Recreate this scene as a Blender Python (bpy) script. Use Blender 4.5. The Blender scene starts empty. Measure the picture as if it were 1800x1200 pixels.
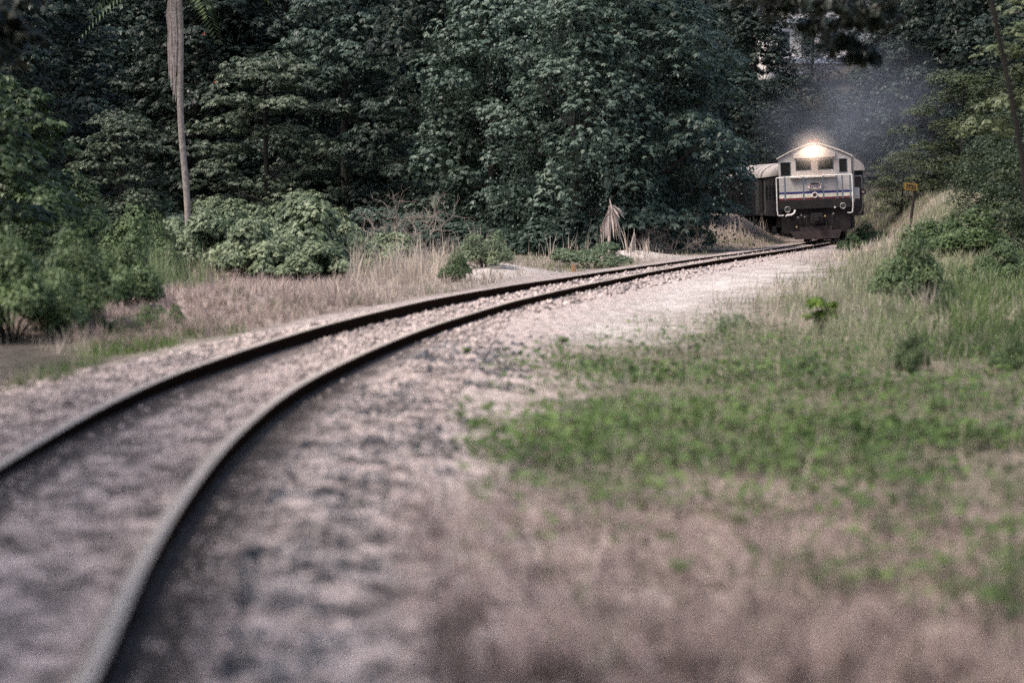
import bpy, math
import numpy as np
from mathutils import Vector, Matrix, Euler

# ------------------------------------------------------------------ camera, world, sun, exposure
F = 4250.0; CX, CY = 900.0, 600.0; HZ = 371.0; EYE = 1.2
TH = math.atan2(CY - HZ, F)
sc = bpy.context.scene
cam_d = bpy.data.cameras.new("camera"); cam = bpy.data.objects.new("camera", cam_d)
sc.collection.objects.link(cam); sc.camera = cam
cam_d.sensor_width = 36.0; cam_d.lens = 36.0 * F / 1800.0
cam.location = (0, 0, EYE); cam.rotation_euler = (math.pi / 2 - TH, 0, 0)
cam_d.clip_start = 0.1; cam_d.clip_end = 2000
cam_d.dof.use_dof = True; cam_d.dof.focus_distance = 84.0; cam_d.dof.aperture_fstop = 1.65

SUN_EL, SUN_AZ = math.radians(58), math.radians(-115)      # azimuth from +Y towards +X
world = bpy.data.worlds.new("World"); sc.world = world; world.use_nodes = True
wn = world.node_tree.nodes; wl = world.node_tree.links
bg = wn["Background"]; sky = wn.new("ShaderNodeTexSky"); sky.sky_type = 'NISHITA'; sky.sun_disc = False
sky.sun_elevation = SUN_EL; sky.sun_rotation = SUN_AZ; sky.air_density = 1.0; sky.dust_density = 4.0; sky.ozone_density = 1.0
wl.new(sky.outputs[0], bg.inputs[0]); bg.inputs[1].default_value = 0.125
sd = bpy.data.lights.new("sun", 'SUN'); sun = bpy.data.objects.new("sun", sd); sc.collection.objects.link(sun)
sd.energy = 2.7; sd.angle = math.radians(24); sd.color = (1.0, 0.90, 0.78)
dirv = Vector((math.sin(SUN_AZ) * math.cos(SUN_EL), math.cos(SUN_AZ) * math.cos(SUN_EL), math.sin(SUN_EL)))
sun.rotation_euler = dirv.to_track_quat('Z', 'Y').to_euler(); sun.location = (-20, -10, 40)
sc.view_settings.view_transform = 'Standard'; sc.view_settings.look = 'None'
sc.view_settings.exposure = 0.72; sc.view_settings.gamma = 1.0
cy = sc.cycles
cy.use_denoising = False
cy.use_adaptive_sampling = True; cy.adaptive_threshold = 0.03
cy.max_bounces = 5; cy.diffuse_bounces = 3; cy.glossy_bounces = 2; cy.transmission_bounces = 3; cy.volume_bounces = 0
cy.transparent_max_bounces = 6; cy.sample_clamp_indirect = 4.0; cy.volume_step_rate = 2.0

# ------------------------------------------------------------------ helpers
COL = sc.collection
def rng(s): return np.random.default_rng(s)
def px2m(z): return F / z
def ray(px, py):
    x = (px - CX) / F; y = -(py - CY) / F
    return np.array([x, math.cos(TH) + y * math.sin(TH), -math.sin(TH) + y * math.cos(TH)])
def at(px, Y, py=None):
    """x (and height) of the photo column px (row py) at depth Y"""
    if py is None: return (px - CX) / F * Y
    r = ray(px, py); t = Y / r[1]
    return r[0] * t, EYE + r[2] * t

def mesh(name, V, Fc, mat=None, parent=None, smooth=False, tint=None, loc=None):
    V = np.asarray(V, np.float32).reshape(-1, 3)
    me = bpy.data.meshes.new(name)
    if isinstance(Fc, np.ndarray):
        n, k = Fc.shape
        me.vertices.add(len(V)); me.vertices.foreach_set("co", V.ravel())
        me.loops.add(n * k); me.loops.foreach_set("vertex_index", Fc.astype(np.int32).ravel())
        me.polygons.add(n); me.polygons.foreach_set("loop_start", np.arange(0, n * k, k, dtype=np.int32))
        me.update(calc_edges=True)
    else:
        me.from_pydata([tuple(map(float, v)) for v in V], [], [tuple(map(int, f)) for f in Fc]); me.update()
    if tint is not None:
        a = me.attributes.new("tint", 'FLOAT', 'FACE'); a.data.foreach_set("value", np.asarray(tint, np.float32))
    if smooth: me.polygons.foreach_set("use_smooth", np.ones(len(me.polygons), bool))
    if mat: me.materials.append(mat)
    o = bpy.data.objects.new(name, me); COL.objects.link(o)
    if parent: o.parent = parent
    if loc is not None: o.location = loc
    return o

class MB:
    """collects shapes into one mesh"""
    def __init__(s): s.v = []; s.f = []; s.n = 0
    def add(s, V, Fc):
        s.v += [tuple(map(float, p)) for p in V]; s.f += [tuple(i + s.n for i in f) for f in Fc]; s.n = len(s.v); return s
    def box(s, x0, x1, y0, y1, z0, z1, b=0.0):
        if b <= 0:
            V = [(x0,y0,z0),(x1,y0,z0),(x1,y1,z0),(x0,y1,z0),(x0,y0,z1),(x1,y0,z1),(x1,y1,z1),(x0,y1,z1)]
            return s.add(V, [(0,3,2,1),(4,5,6,7),(0,1,5,4),(1,2,6,5),(2,3,7,6),(3,0,4,7)])
        # chamfered in plan on all vertical edges and round the top
        P = lambda d, z: [(x0+b+d,y0+d,z),(x1-b-d,y0+d,z),(x1-d,y0+b+d,z),(x1-d,y1-b-d,z),(x1-b-d,y1-d,z),(x0+b+d,y1-d,z),(x0+d,y1-b-d,z),(x0+d,y0+b+d,z)]
        V = P(b*.5, z0) + P(0, z0+b*.5) + P(0, z1-b*.5) + P(b*.5, z1); Fs = [tuple(range(7,-1,-1)), tuple(range(24,32))]
        for k in range(3):
            for i in range(8): j = (i+1) % 8; Fs.append((k*8+i, k*8+j, k*8+8+j, k*8+8+i))
        return s.add(V, Fs)
    def prism(s, prof, y0, y1):
        """profile of (x,z) points extruded along y"""
        n = len(prof); V = [(x,y0,z) for x,z in prof] + [(x,y1,z) for x,z in prof]
        return s.add(V, [tuple(range(n)), tuple(range(2*n-1,n-1,-1))] + [(i,n+i,n+(i+1)%n,(i+1)%n) for i in range(n)])
    def tube(s, pts, r, n=8, cap=True):
        pts = [Vector(p) for p in pts]; R = r if hasattr(r, '__len__') else [r]*len(pts)
        base = s.n; V = []; prev = None
        for i, p in enumerate(pts):
            d = (pts[min(i+1,len(pts)-1)] - pts[max(i-1,0)]).normalized()
            if prev is None: a = d.orthogonal().normalized()
            else:
                a = prev - d * prev.dot(d)
                a = a.normalized() if a.length > 1e-5 else d.orthogonal().normalized()
            prev = a; b = d.cross(a)
            for k in range(n):
                t = 2*math.pi*k/n; V.append(p + (a*math.cos(t) + b*math.sin(t))*R[i])
        Fs = []
        for i in range(len(pts)-1):
            for k in range(n): j = (k+1)%n; Fs.append((i*n+k, i*n+j, i*n+n+j, i*n+n+k))
        if cap: Fs += [tuple(range(n-1,-1,-1)), tuple(range((len(pts)-1)*n, len(pts)*n))]
        return s.add(V, Fs)
    def disc(s, c, r, depth, n=20, axis='y'):
        c = Vector(c); d = {'x':Vector((1,0,0)),'y':Vector((0,1,0)),'z':Vector((0,0,1))}[axis]
        return s.tube([c, c + d*depth], r, n)
    def ring(s, c, R, r, n=24, m=8):
        V = []; Fs = []
        for i in range(n):
            a = 2*math.pi*i/n
            for k in range(m):
                t = 2*math.pi*k/m; q = R + r*math.cos(t)
                V.append((c[0]+q*math.cos(a), c[1]+r*math.sin(t), c[2]+q*math.sin(a)))
        for i in range(n):
            for k in range(m): Fs.append((i*m+k, ((i+1)%n)*m+k, ((i+1)%n)*m+(k+1)%m, i*m+(k+1)%m))
        return s.add(V, Fs)
    def build(s, name, mat, parent=None, smooth=False):
        o = mesh(name, s.v, s.f, mat, parent)
        if smooth:
            o.data.polygons.foreach_set("use_smooth", np.ones(len(o.data.polygons), bool))
            try: o.data.set_sharp_from_angle(angle=math.radians(35))
            except Exception: pass
        return o

def tag(o, label=None, cat=None, group=None, kind=None):
    if label: o["label"] = label
    if cat: o["category"] = cat
    if group: o["group"] = group
    if kind: o["kind"] = kind
    return o
def empty(name, loc=(0,0,0), rz=0, label=None, cat=None, group=None):
    o = bpy.data.objects.new(name, None); COL.objects.link(o); o.location = loc; o.rotation_euler = (0,0,rz); o.empty_display_size = .2
    return tag(o, label, cat, group)
KIDS = {}
def copy_tree(o, parent=None):
    c = o.copy(); COL.objects.link(c); c.parent = parent
    for ch in [q for q in bpy.data.objects if q.parent == o]: copy_tree(ch, c)
    return c

# ------------------------------------------------------------------ materials
def mat(name, base, rough=.8, metal=0.0, var=.25, scale=8.0, bump=0.0, spec=.3, dirt=None, emis=None):
    m = bpy.data.materials.new(name); m.use_nodes = True; nt = m.node_tree; N = nt.nodes; L = nt.links
    p = N["Principled BSDF"]; p.inputs["Roughness"].default_value = rough; p.inputs["Metallic"].default_value = metal
    p.inputs["Specular IOR Level"].default_value = spec
    tc = N.new("ShaderNodeTexCoord"); nz = N.new("ShaderNodeTexNoise"); nz.inputs["Scale"].default_value = scale
    nz.inputs["Detail"].default_value = 5; L.new(tc.outputs["Object"], nz.inputs["Vector"])
    cr = N.new("ShaderNodeValToRGB"); cr.color_ramp.elements[0].position = .3; cr.color_ramp.elements[1].position = .7
    b = Vector(base); d = Vector(dirt) if dirt else b*(1-var)
    cr.color_ramp.elements[0].color = (*d, 1); cr.color_ramp.elements[1].color = (*(b*(1+var*.4) if not dirt else b), 1)
    L.new(nz.outputs["Fac"], cr.inputs[0]); L.new(cr.outputs[0], p.inputs["Base Color"])
    if bump:
        bp = N.new("ShaderNodeBump"); bp.inputs["Strength"].default_value = bump; bp.inputs["Distance"].default_value = .02
        L.new(nz.outputs["Fac"], bp.inputs["Height"]); L.new(bp.outputs[0], p.inputs["Normal"])
    if emis: p.inputs["Emission Color"].default_value = (*emis[0], 1); p.inputs["Emission Strength"].default_value = emis[1]
    return m

def leaf_mat(name, dark, light, trans=.25, rough=.45, spec=.35):
    m = bpy.data.materials.new(name); m.use_nodes = True; nt = m.node_tree; N = nt.nodes; L = nt.links
    p = N["Principled BSDF"]; p.inputs["Roughness"].default_value = rough; p.inputs["Specular IOR Level"].default_value = spec
    at_ = N.new("ShaderNodeAttribute"); at_.attribute_name = "tint"
    oi = N.new("ShaderNodeObjectInfo"); ad = N.new("ShaderNodeMath"); ad.operation = 'MULTIPLY_ADD'
    ad.inputs[1].default_value = .3; ad.inputs[2].default_value = -.15; L.new(oi.outputs["Random"], ad.inputs[0])
    sm = N.new("ShaderNodeMath"); sm.operation = 'ADD'; sm.use_clamp = True
    L.new(at_.outputs["Fac"], sm.inputs[0]); L.new(ad.outputs[0], sm.inputs[1])
    mx = N.new("ShaderNodeValToRGB"); mx.color_ramp.elements[0].color = (*dark, 1); mx.color_ramp.elements[1].color = (*light, 1)
    L.new(sm.outputs[0], mx.inputs[0]); L.new(mx.outputs[0], p.inputs["Base Color"])
    if trans > 0:
        tr = N.new("ShaderNodeBsdfTranslucent"); L.new(mx.outputs[0], tr.inputs[0])
        ms = N.new("ShaderNodeMixShader"); ms.inputs[0].default_value = trans
        L.new(p.outputs[0], ms.inputs[1]); L.new(tr.outputs[0], ms.inputs[2])
        L.new(ms.outputs[0], N["Material Output"].inputs[0])
    return m

M = {
 'bark': mat('bark', (.035,.031,.028), .9, scale=6, bump=.6),
 'pale_bark': mat('pale_bark', (.34,.30,.28), .9, scale=9, bump=.5, dirt=(.16,.14,.13)),
 'twig': mat('twig', (.30,.25,.22), .9, scale=10),
 'rail_side': mat('rail_side', (.016,.011,.009), .95, scale=14, bump=.3, dirt=(.028,.016,.011), spec=.0),
 'rail_head': mat('rail_head', (.47,.42,.38), .75, metal=.0, scale=10, dirt=(.36,.31,.28), spec=.15),
 'livery': mat('livery', (.54,.515,.51), .55, scale=2.2, dirt=(.36,.335,.33), var=.2),
 'roof_paint': mat('roof_paint', (.62,.57,.55), .6, scale=1.5, dirt=(.40,.36,.35)),
 'white_paint': mat('white_paint', (.80,.77,.75), .5, scale=5, var=.15),
 'cream': mat('cream', (.80,.76,.66), .5, scale=7, var=.18),
 'blue': mat('blue_stripe', (.035,.035,.17), .5, scale=5, var=.2),
 'red': mat('red_stripe', (.16,.02,.035), .5, scale=5, var=.2),
 'plate_white': mat('plate_white', (.82,.78,.77), .5, var=.05),
 'plate_red': mat('plate_red', (.22,.03,.04), .5, var=.1),
 'black': mat('black_underframe', (.010,.010,.012), .8, scale=5, dirt=(.022,.018,.018), bump=.2),
 'pilot': mat('pilot_plate', (.013,.012,.013), .85, scale=4, dirt=(.026,.019,.020)),
 'post': mat('rail_post', (.12,.15,.19), .6, var=.1),
 'coach': mat('coach_body', (.020,.016,.019), .7, scale=1.5, dirt=(.012,.010,.012)),
 'coach_roof': mat('coach_roof', (.50,.45,.43), .7, scale=1.2, dirt=(.26,.24,.23)),
 'glass': mat('glass', (.012,.014,.015), .12, spec=.6, var=.1),
 'interior': mat('cab_interior', (.05,.05,.05), .8),
 'steel': mat('steel', (.35,.34,.33), .45, metal=.7, var=.2),
 'brass': mat('brass', (.55,.42,.20), .5, metal=.3),
 'sign_yellow': mat('sign_yellow', (.36,.22,.04), .6, scale=16, dirt=(.20,.12,.04)),
 'ink': mat('sign_ink', (.03,.025,.02), .7),
 'orange': mat('orange_paint', (.42,.22,.12), .7),
 'dead': mat('dead_frond', (.62,.53,.48), .85, scale=12, dirt=(.32,.26,.24)),
 'wall': mat('building_wall', (.72,.66,.64), .8, scale=.6, var=.1),
 'ledge': mat('building_ledge', (.42,.44,.55), .7, var=.1),
 'win': mat('building_window', (.10,.11,.12), .3),
 'flower': mat('flower', (.65,.05,.03), .6),
}
LF = {
 'teal': leaf_mat('leaf_teal', (.020,.040,.031), (.10,.145,.115), spec=.35),
 'deep': leaf_mat('leaf_deep', (.010,.018,.014), (.050,.076,.058), spec=.3),
 'grey': leaf_mat('leaf_grey_green', (.035,.055,.035), (.19,.23,.155)),
 'olive': leaf_mat('leaf_olive', (.030,.046,.020), (.13,.155,.075)),
 'lime': leaf_mat('leaf_lime', (.05,.10,.012), (.20,.30,.04), trans=.35),
 'green': leaf_mat('leaf_green', (.014,.030,.012), (.10,.15,.06)),
 'thick': leaf_mat('leaf_thicket', (.010,.022,.011), (.055,.085,.038)),
 'shade': leaf_mat('leaf_shade', (.006,.010,.007), (.018,.028,.015), trans=.1),  # shade of the leaf undersides put into the colour
 'straw': leaf_mat('straw', (.20,.16,.13), (.66,.57,.49), trans=.25, rough=.7, spec=.15),
 'brush': leaf_mat('dry_brush', (.095,.072,.067), (.60,.475,.44), trans=.2, rough=.8, spec=.1),
 'grass': leaf_mat('grass_green', (.026,.060,.018), (.17,.25,.08), trans=.3, rough=.6, spec=.2),
 'meadow': leaf_mat('grass_pale_green', (.11,.13,.07), (.40,.40,.27), trans=.3, rough=.7, spec=.15),
}

# ------------------------------------------------------------------ the railway line (right rail traced on the ground, metres)
RX = np.array([(-.85,-30),(-.85,-10),(-.93,0),(-1.085,6.0),(-1.14,6.72),(-1.21,7.47),(-1.28,8.4),(-1.36,9.6),(-1.41,10.6),(-1.465,11.86),(-1.50,13.43),(-1.51,15.1),(-1.47,17.0),(-1.35,19.3),(-1.13,22.4),(-.86,25.3),(-.49,28.5),
      (0,32.2),(.56,35.8),(1.44,40.9),(2.12,44.6),(3.76,53.2),(5.99,63.9),(8.35,74.5),(10.4,84.0),(12.25,93.2),(13.9,102),(15.2,110),(15.7,116),(15.65,122),(15.3,128),(14.5,135),(13.0,145),(11.1,155),(9.4,163),(6.6,175)])
def _smooth(zz, xx, n=1200):
    # Catmull-Rom, then a light moving average
    t = np.linspace(zz[0], zz[-1], n)
    m = np.gradient(xx, zz); i = np.clip(np.searchsorted(zz, t) - 1, 0, len(zz)-2)
    h = zz[i+1]-zz[i]; s = (t-zz[i])/h
    y = (2*s**3-3*s**2+1)*xx[i] + (s**3-2*s**2+s)*h*m[i] + (-2*s**3+3*s**2)*xx[i+1] + (s**3-s**2)*h*m[i+1]
    k = np.ones(9)/9; yp = np.pad(y, 4, mode='edge'); return t, np.convolve(yp, k, 'valid')
TZ, TXr = _smooth(RX[:,1], RX[:,0])
slope = np.gradient(TXr, TZ); nn = np.sqrt(1+slope**2)
G = 1.07
LZ = TZ + G*slope/nn; LXr = TXr - G/nn                # left rail
CZ = TZ + .5*G*slope/nn; CXr = TXr - .5*G/nn          # centre line
def track_x(z): return np.interp(z, CZ, CXr)
def cant(z): return np.interp(z, [-30,8,12,18,24,30,39,45,60,72,92,140], [-.05,-.05,-.05,0,.02,.03,.015,-.012,-.045,-.052,-.045,-.03])
def cdist(x, z):
    """signed distance from the centre line (right positive)"""
    s = np.interp(z, CZ, slope); return (x - track_x(z))/np.sqrt(1+s*s)

def sst(a, b, x): t = np.clip((x-a)/(b-a), 0, 1); return t*t*(3-2*t)
def vnoise(x, y, s=1.0, seed=0):
    """smooth value noise, vectorised"""
    x, y = np.asarray(x), np.asarray(y); x, y = (.79*x-.61*y)*s + seed*17.3, (.61*x+.79*y)*s - seed*9.1
    xi = np.floor(x).astype(np.int64); yi = np.floor(y).astype(np.int64); fx = x-xi; fy = y-yi
    fx = fx*fx*(3-2*fx); fy = fy*fy*(3-2*fy)
    def hsh(a, b):
        n = (a*374761393 + b*668265263 + seed*1013904223) & 0xffffffff; n = ((n ^ (n >> 13))*1274126177) & 0xffffffff
        return ((n ^ (n >> 16)) & 0xffff)/65535.0
    return (hsh(xi,yi)*(1-fx)+hsh(xi+1,yi)*fx)*(1-fy) + (hsh(xi,yi+1)*(1-fx)+hsh(xi+1,yi+1)*fx)*fy
def fbm(x, y, s=1.0, seed=0): return .5*vnoise(x,y,s,seed)+.3*vnoise(x,y,s*2.1,seed+1)+.2*vnoise(x,y,s*4.3,seed+2)

def H(x, y):
    x = np.asarray(x, float); y = np.asarray(y, float); d = cdist(x, y); ad = np.abs(d)
    h = -.105 - .11*sst(1.1, 2.4, ad)
    h = h + .05*(fbm(x,y,.8,3)-.5)*sst(.9,2.5,ad) + .18*(fbm(x,y,.16,5)-.5)*sst(2.5,8,ad)
    h = h + .026*(fbm(x,y,9,9)-.5)*sst(.0,.6,np.abs(ad-.53))           # lumpy ballast, clean by the rails
    # bank on the right, behind and beside the train
    h = h + sst(2.0, 5.2, d)*(1.2*sst(44,84,y) + 1.15*sst(84,108,y)) + sst(9,26,d)*1.6*sst(25,70,y)
    # left bank beside the train
    h = h + sst(-1.9,-4.8,d)*1.25*sst(88,112,y)*1.0
    # wooded hillside behind everything
    h = h + 22*sst(108,190,y)*sst(-1.5,-16,d) + 9*sst(122,190,y)*sst(1.5,16,d) + 14*sst(205,280,y)
    h = h + sst(-16,-34,x)*6*sst(30,90,y) + sst(24,46,x)*6*sst(30,90,y)
    # heaps of old ballast beside the line
    for (hx, hy, rx, ry, hh) in HEAPS:
        h = h + hh*np.exp(-(((x-hx)/rx)**2 + ((y-hy)/ry)**2))
    return h
HEAPS = [(track_x(52)-3.4, 52, 1.1, 5.0, .30), (track_x(72)-3.6, 73, 1.3, 4.0, .22), (track_x(42)+3.6, 45, 1.6, 6, .12),
         (track_x(33)-4.3, 35.5, 1.2, 3.0, .30), (track_x(27)-3.9, 29, .9, 2.2, .22)]
def ground(px, py):
    """where the photo's pixels meet the terrain (vectorised)"""
    px = np.asarray(px, float); py = np.asarray(py, float)
    x = (px-CX)/F; y = -(py-CY)/F; dx = x; dy = math.cos(TH)+y*math.sin(TH); dz = -math.sin(TH)+y*math.cos(TH)
    t = np.full(px.shape, 4.0); hit = np.zeros(px.shape, bool); act = np.arange(t.size)
    for _ in range(110):                                   # march, then bisect
        nt = t[act]*1.038; under = (EYE+dz[act]*nt) < H(dx[act]*nt, dy[act]*nt)
        hit[act[under]] = True; act = act[~under]; t[act] = nt[~under]
        if len(act) == 0: break
    lo, hi = t.copy(), t*1.038
    for _ in range(6):
        md = (lo+hi)/2; under = (EYE+dz*md) < H(dx*md, dy*md); hi = np.where(under, md, hi); lo = np.where(under, lo, md)
    t = np.where(hit, (lo+hi)/2, t)
    return dx*t, dy*t, hit
def poly_in(px, py, poly):
    px = np.asarray(px); ins = np.zeros(px.shape, bool); n = len(poly)
    for i in range(n):
        x1, y1 = poly[i]; x2, y2 = poly[(i+1)%n]
        if y1 == y2: continue
        c = ((y1 > py) != (y2 > py)) & (px < (x2-x1)*(py-y1)/(y2-y1)+x1); ins ^= c
    return ins
def region(*pts):
    """a patch of ground given by photo points -> world polygon"""
    a = np.array(pts, float); x, y, _ = ground(a[:,0], a[:,1]); return list(zip(x, y))

# ------------------------------------------------------------------ patches of ground cover (world polygons)
Z_PALE = region((850,562),(1000,520),(1200,474),(1400,440),(1440,440),(1420,470),(1380,495),(1320,512),(1250,530),(1235,565),(1150,600),(960,592))
Z_GREEN = region((925,596),(1120,592),(1230,575),(1400,560),(1560,530),(1700,490),(1850,470),(1850,880),(1620,880),(1480,835),(1330,800),(1200,840),(1150,905),(1040,850),(880,840),(820,770),(880,660))
Z_GREENW = region((900,600),(1120,586),(1400,545),(1560,520),(1850,400),(1850,1010),(1500,960),(1250,880),(1080,930),(960,880),(820,900),(780,780),(860,670))
Z_LGREEN = region((150,640),(230,610),(310,575),(440,572),(440,590),(330,618),(200,652),(140,665))
Z_BRUSH = region((300,480),(420,476),(500,520),(600,540),(560,575),(440,575),(310,580),(150,600),(140,520))
Z_SOIL = region((-60,592),(90,592),(160,640),(60,672),(-60,690))
Z_GREY = region((440,1260),(500,960),(560,820),(640,690),(760,610),(880,590),(850,640),(740,700),(680,840),(640,1000),(700,1260))
Z_STRAW = region((700,880),(900,860),(1150,910),(1350,830),(1480,850),(1800,900),(1900,1260),(700,1260))
def greenness(x, y):
    return .55*soft(x,y,Z_GREEN,amp=.9) + .45*soft(x,y,Z_GREENW,amp=1.1,seed=4)
def soft(x, y, poly, s=.5, amp=.8, seed=1, sc_=.9, k=7):
    jx = x + amp*(fbm(x,y,sc_,seed)-.5)*2; jy = y + amp*2.2*(fbm(x,y,sc_,seed+7)-.5)*2
    r = rng(seed+99); out = np.zeros(np.shape(x)); sg = amp*.8*np.clip(np.asarray(y)/22, .35, 1.6)
    for i in range(k): out += poly_in(jx + r.normal(0,1,np.shape(x))*sg, jy + r.normal(0,1,np.shape(x))*sg*2.0, poly)
    return out/k

# terrain sheet
rows = np.concatenate([np.linspace(-40, 3, 30, endpoint=False), np.geomspace(3, 60, 420, endpoint=False), np.geomspace(60, 420, 150)])
u = np.linspace(-1, 1, 421); uu = np.sign(u)*np.abs(u)**1.7
yy, ux = np.meshgrid(rows, uu, indexing='ij')
xx = track_x(np.clip(yy,-30,100))*.8 + ux*(60+.9*np.clip(yy,0,500))*1.0
zz = H(xx, yy)
nr, nc = xx.shape
idx = np.arange(nr*nc).reshape(nr, nc)
Fq = np.stack([idx[:-1,:-1], idx[:-1,1:], idx[1:,1:], idx[1:,:-1]], -1).reshape(-1, 4)
def ground_mat():
    m = bpy.data.materials.new("ground_cover"); m.use_nodes = True; nt = m.node_tree; N = nt.nodes; L = nt.links
    p = N["Principled BSDF"]; p.inputs["Roughness"].default_value = .92; p.inputs["Specular IOR Level"].default_value = .12
    tc = N.new("ShaderNodeTexCoord")
    def noise(s, det=6, rgh=.6):
        n = N.new("ShaderNodeTexNoise"); n.inputs["Scale"].default_value = s; n.inputs["Detail"].default_value = det; n.inputs["Roughness"].default_value = rgh
        L.new(tc.outputs["Object"], n.inputs["Vector"]); return n
    def ramp(n, c0, c1, p0=.35, p1=.65):
        r = N.new("ShaderNodeValToRGB"); r.color_ramp.elements[0].position = p0; r.color_ramp.elements[1].position = p1
        r.color_ramp.elements[0].color = (*c0,1); r.color_ramp.elements[1].color = (*c1,1); L.new(n.outputs["Fac"], r.inputs[0]); return r
    def attr(nm):
        a = N.new("ShaderNodeAttribute"); a.attribute_name = nm; return a
    def mix(fac, a, b):
        x = N.new("ShaderNodeMix"); x.data_type = 'RGBA'; L.new(fac, x.inputs[0]); L.new(a, x.inputs[6]); L.new(b, x.inputs[7]); return x.outputs[2]
    n1, n2, n3, n4, n5 = noise(.8), noise(3.2), noise(22, 4, .7), noise(7), noise(8.5, 5, .75)
    base = ramp(n2, (.10,.085,.07), (.27,.22,.195)).outputs[0]                # litter and dry soil
    ball = ramp(n5, (.115,.10,.097), (.66,.55,.52), .37, .58).outputs[0]    # dusty pink ballast
    grey = ramp(n4, (.03,.035,.045), (.14,.14,.155), .38, .62).outputs[0]
    pale = ramp(n5, (.30,.265,.25), (.68,.62,.595), .3, .6).outputs[0]
    green = ramp(n4, (.07,.08,.045), (.22,.205,.14)).outputs[0]
    soil = ramp(n4, (.022,.021,.018), (.070,.062,.054)).outputs[0]
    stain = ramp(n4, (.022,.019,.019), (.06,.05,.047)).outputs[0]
    c = base
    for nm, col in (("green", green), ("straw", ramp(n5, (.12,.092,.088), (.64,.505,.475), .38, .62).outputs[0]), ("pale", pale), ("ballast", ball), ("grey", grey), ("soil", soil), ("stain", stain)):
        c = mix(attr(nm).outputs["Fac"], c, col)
    sp = ramp(n3, (.62,.62,.62), (1.25,1.25,1.25), .35, .62)
    ml = N.new("ShaderNodeMix"); ml.data_type = 'RGBA'; ml.blend_type = 'MULTIPLY'; ml.inputs[0].default_value = 1; L.new(c, ml.inputs[6]); L.new(sp.outputs[0], ml.inputs[7])
    L.new(ml.outputs[2], p.inputs["Base Color"])
    bp = N.new("ShaderNodeBump"); bp.inputs["Strength"].default_value = .8; bp.inputs["Distance"].default_value = .04
    L.new(n3.outputs["Fac"], bp.inputs["Height"]); L.new(bp.outputs[0], p.inputs["Normal"])
    return m
ter = mesh("ground", np.stack([xx, yy, zz], -1).reshape(-1, 3), Fq, ground_mat(), smooth=True)
tag(ter, kind="structure")
fx, fy = xx.ravel(), yy.ravel(); fd = cdist(fx, fy); fa = np.abs(fd)
zone = {}
edge = (fbm(fx,fy,1.1,21)-.5)
zone["green"] = np.clip(greenness(fx,fy)*(.35+.9*fbm(fx,fy,.9,31)) + sst(2.5,6,fd)*sst(30,45,fy)*.8 + soft(fx,fy,Z_LGREEN,amp=.3)*.8 + sst(4,7,-fd)*.6*sst(45,20,fy), 0, 1)
zone["straw"] = np.clip(soft(fx,fy,Z_STRAW,amp=.35)*.9 + soft(fx,fy,Z_BRUSH)*.6, 0, 1)
zone["pale"] = np.clip(soft(fx,fy,Z_PALE,amp=.7)*(.45+1.1*fbm(fx,fy,.5,33))*sst(78,58,fy) + np.exp(-(((fx-HEAPS[0][0])/1.5)**2+((fy-52)/6)**2))*1.0 + np.exp(-(((fx-HEAPS[1][0])/1.6)**2+((fy-73)/5)**2)), 0, 1)
zone["ballast"] = sst(2.3,1.2,fa+edge*1.0)*np.where(fy>40, .75, 1) 
rside = sst(.2,.5,fd)*sst(3.0,1.7,fd+edge*1.4)*sst(30,16,fy)
zone["ballast"] = np.clip(zone["ballast"]+rside, 0, 1)
zone["grey"] = soft(fx,fy,Z_GREY,amp=.42,sc_=1.6)*sst(.38,.52,fbm(fx,fy,2.6,41))*.95 + sst(-.7,-1.0,fd)*sst(-2.4,-1.7,fd)*.45*fbm(fx,fy,1.5,44)
zone["soil"] = np.clip(soft(fx,fy,Z_SOIL,amp=.3)*.9 + sst(-5.5,-8,fd)*sst(76,84,fy) + sst(112,120,fy)*sst(1.5,3.5,fa), 0, 1)
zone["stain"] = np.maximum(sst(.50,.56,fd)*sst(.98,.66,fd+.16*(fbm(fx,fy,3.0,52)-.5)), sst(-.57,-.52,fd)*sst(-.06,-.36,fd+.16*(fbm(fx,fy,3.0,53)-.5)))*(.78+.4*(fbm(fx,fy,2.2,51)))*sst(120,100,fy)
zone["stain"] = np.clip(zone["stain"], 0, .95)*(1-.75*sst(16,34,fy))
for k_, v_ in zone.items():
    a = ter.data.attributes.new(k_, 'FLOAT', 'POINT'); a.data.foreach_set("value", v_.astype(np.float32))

# rails
track = empty("railway_track", (0,0,0), 0, "single curving railway line of two rusty rails laid in pinkish ballast", "railway track")
def rail(X, Z, zoff, nm="rail"):
    keep = (Z > -12) & (Z < 172); X = X[keep][::3]; Z = Z[keep][::3]
    wob = .006*(vnoise(Z, Z*0, .35, 61)-.5)
    top = zoff(Z) + wob
    dX = np.gradient(X, Z); n = np.sqrt(1+dX**2)
    prof = [(-.031,0),(.031,0),(.037,-.010),(.037,-.035),(.014,-.05),(.011,-.115),(.055,-.135),(.06,-.152),(-.06,-.152),(-.055,-.135),(-.011,-.115),(-.014,-.05),(-.037,-.035),(-.037,-.010)]
    P = len(prof); V = []
    for ox, oz in prof: V.append(np.stack([X+ox/n, Z-ox*dX/n, top+oz], -1))
    V = np.stack(V, 1).reshape(-1, 3); m = len(X); Fs = []
    for i in range(m-1):
        for k in range(P): j = (k+1)%P; Fs.append((i*P+k, i*P+j, (i+1)*P+j, (i+1)*P+k))
    o = mesh(nm, V, np.array(Fs), M['rail_side'], track, smooth=False)
    o.data.materials.append(M['rail_head'])
    mi = np.zeros(len(Fs), np.int32); k = np.arange(len(Fs)) % P
    mi[(k == 0) | (k == 13)] = 1; mi[k == 1] = 0
    o.data.polygons.foreach_set("material_index", mi); return o
rail(TXr, TZ, lambda z: z*0)
rail(LXr, LZ, lambda z: cant(z)+0.0)
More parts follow.
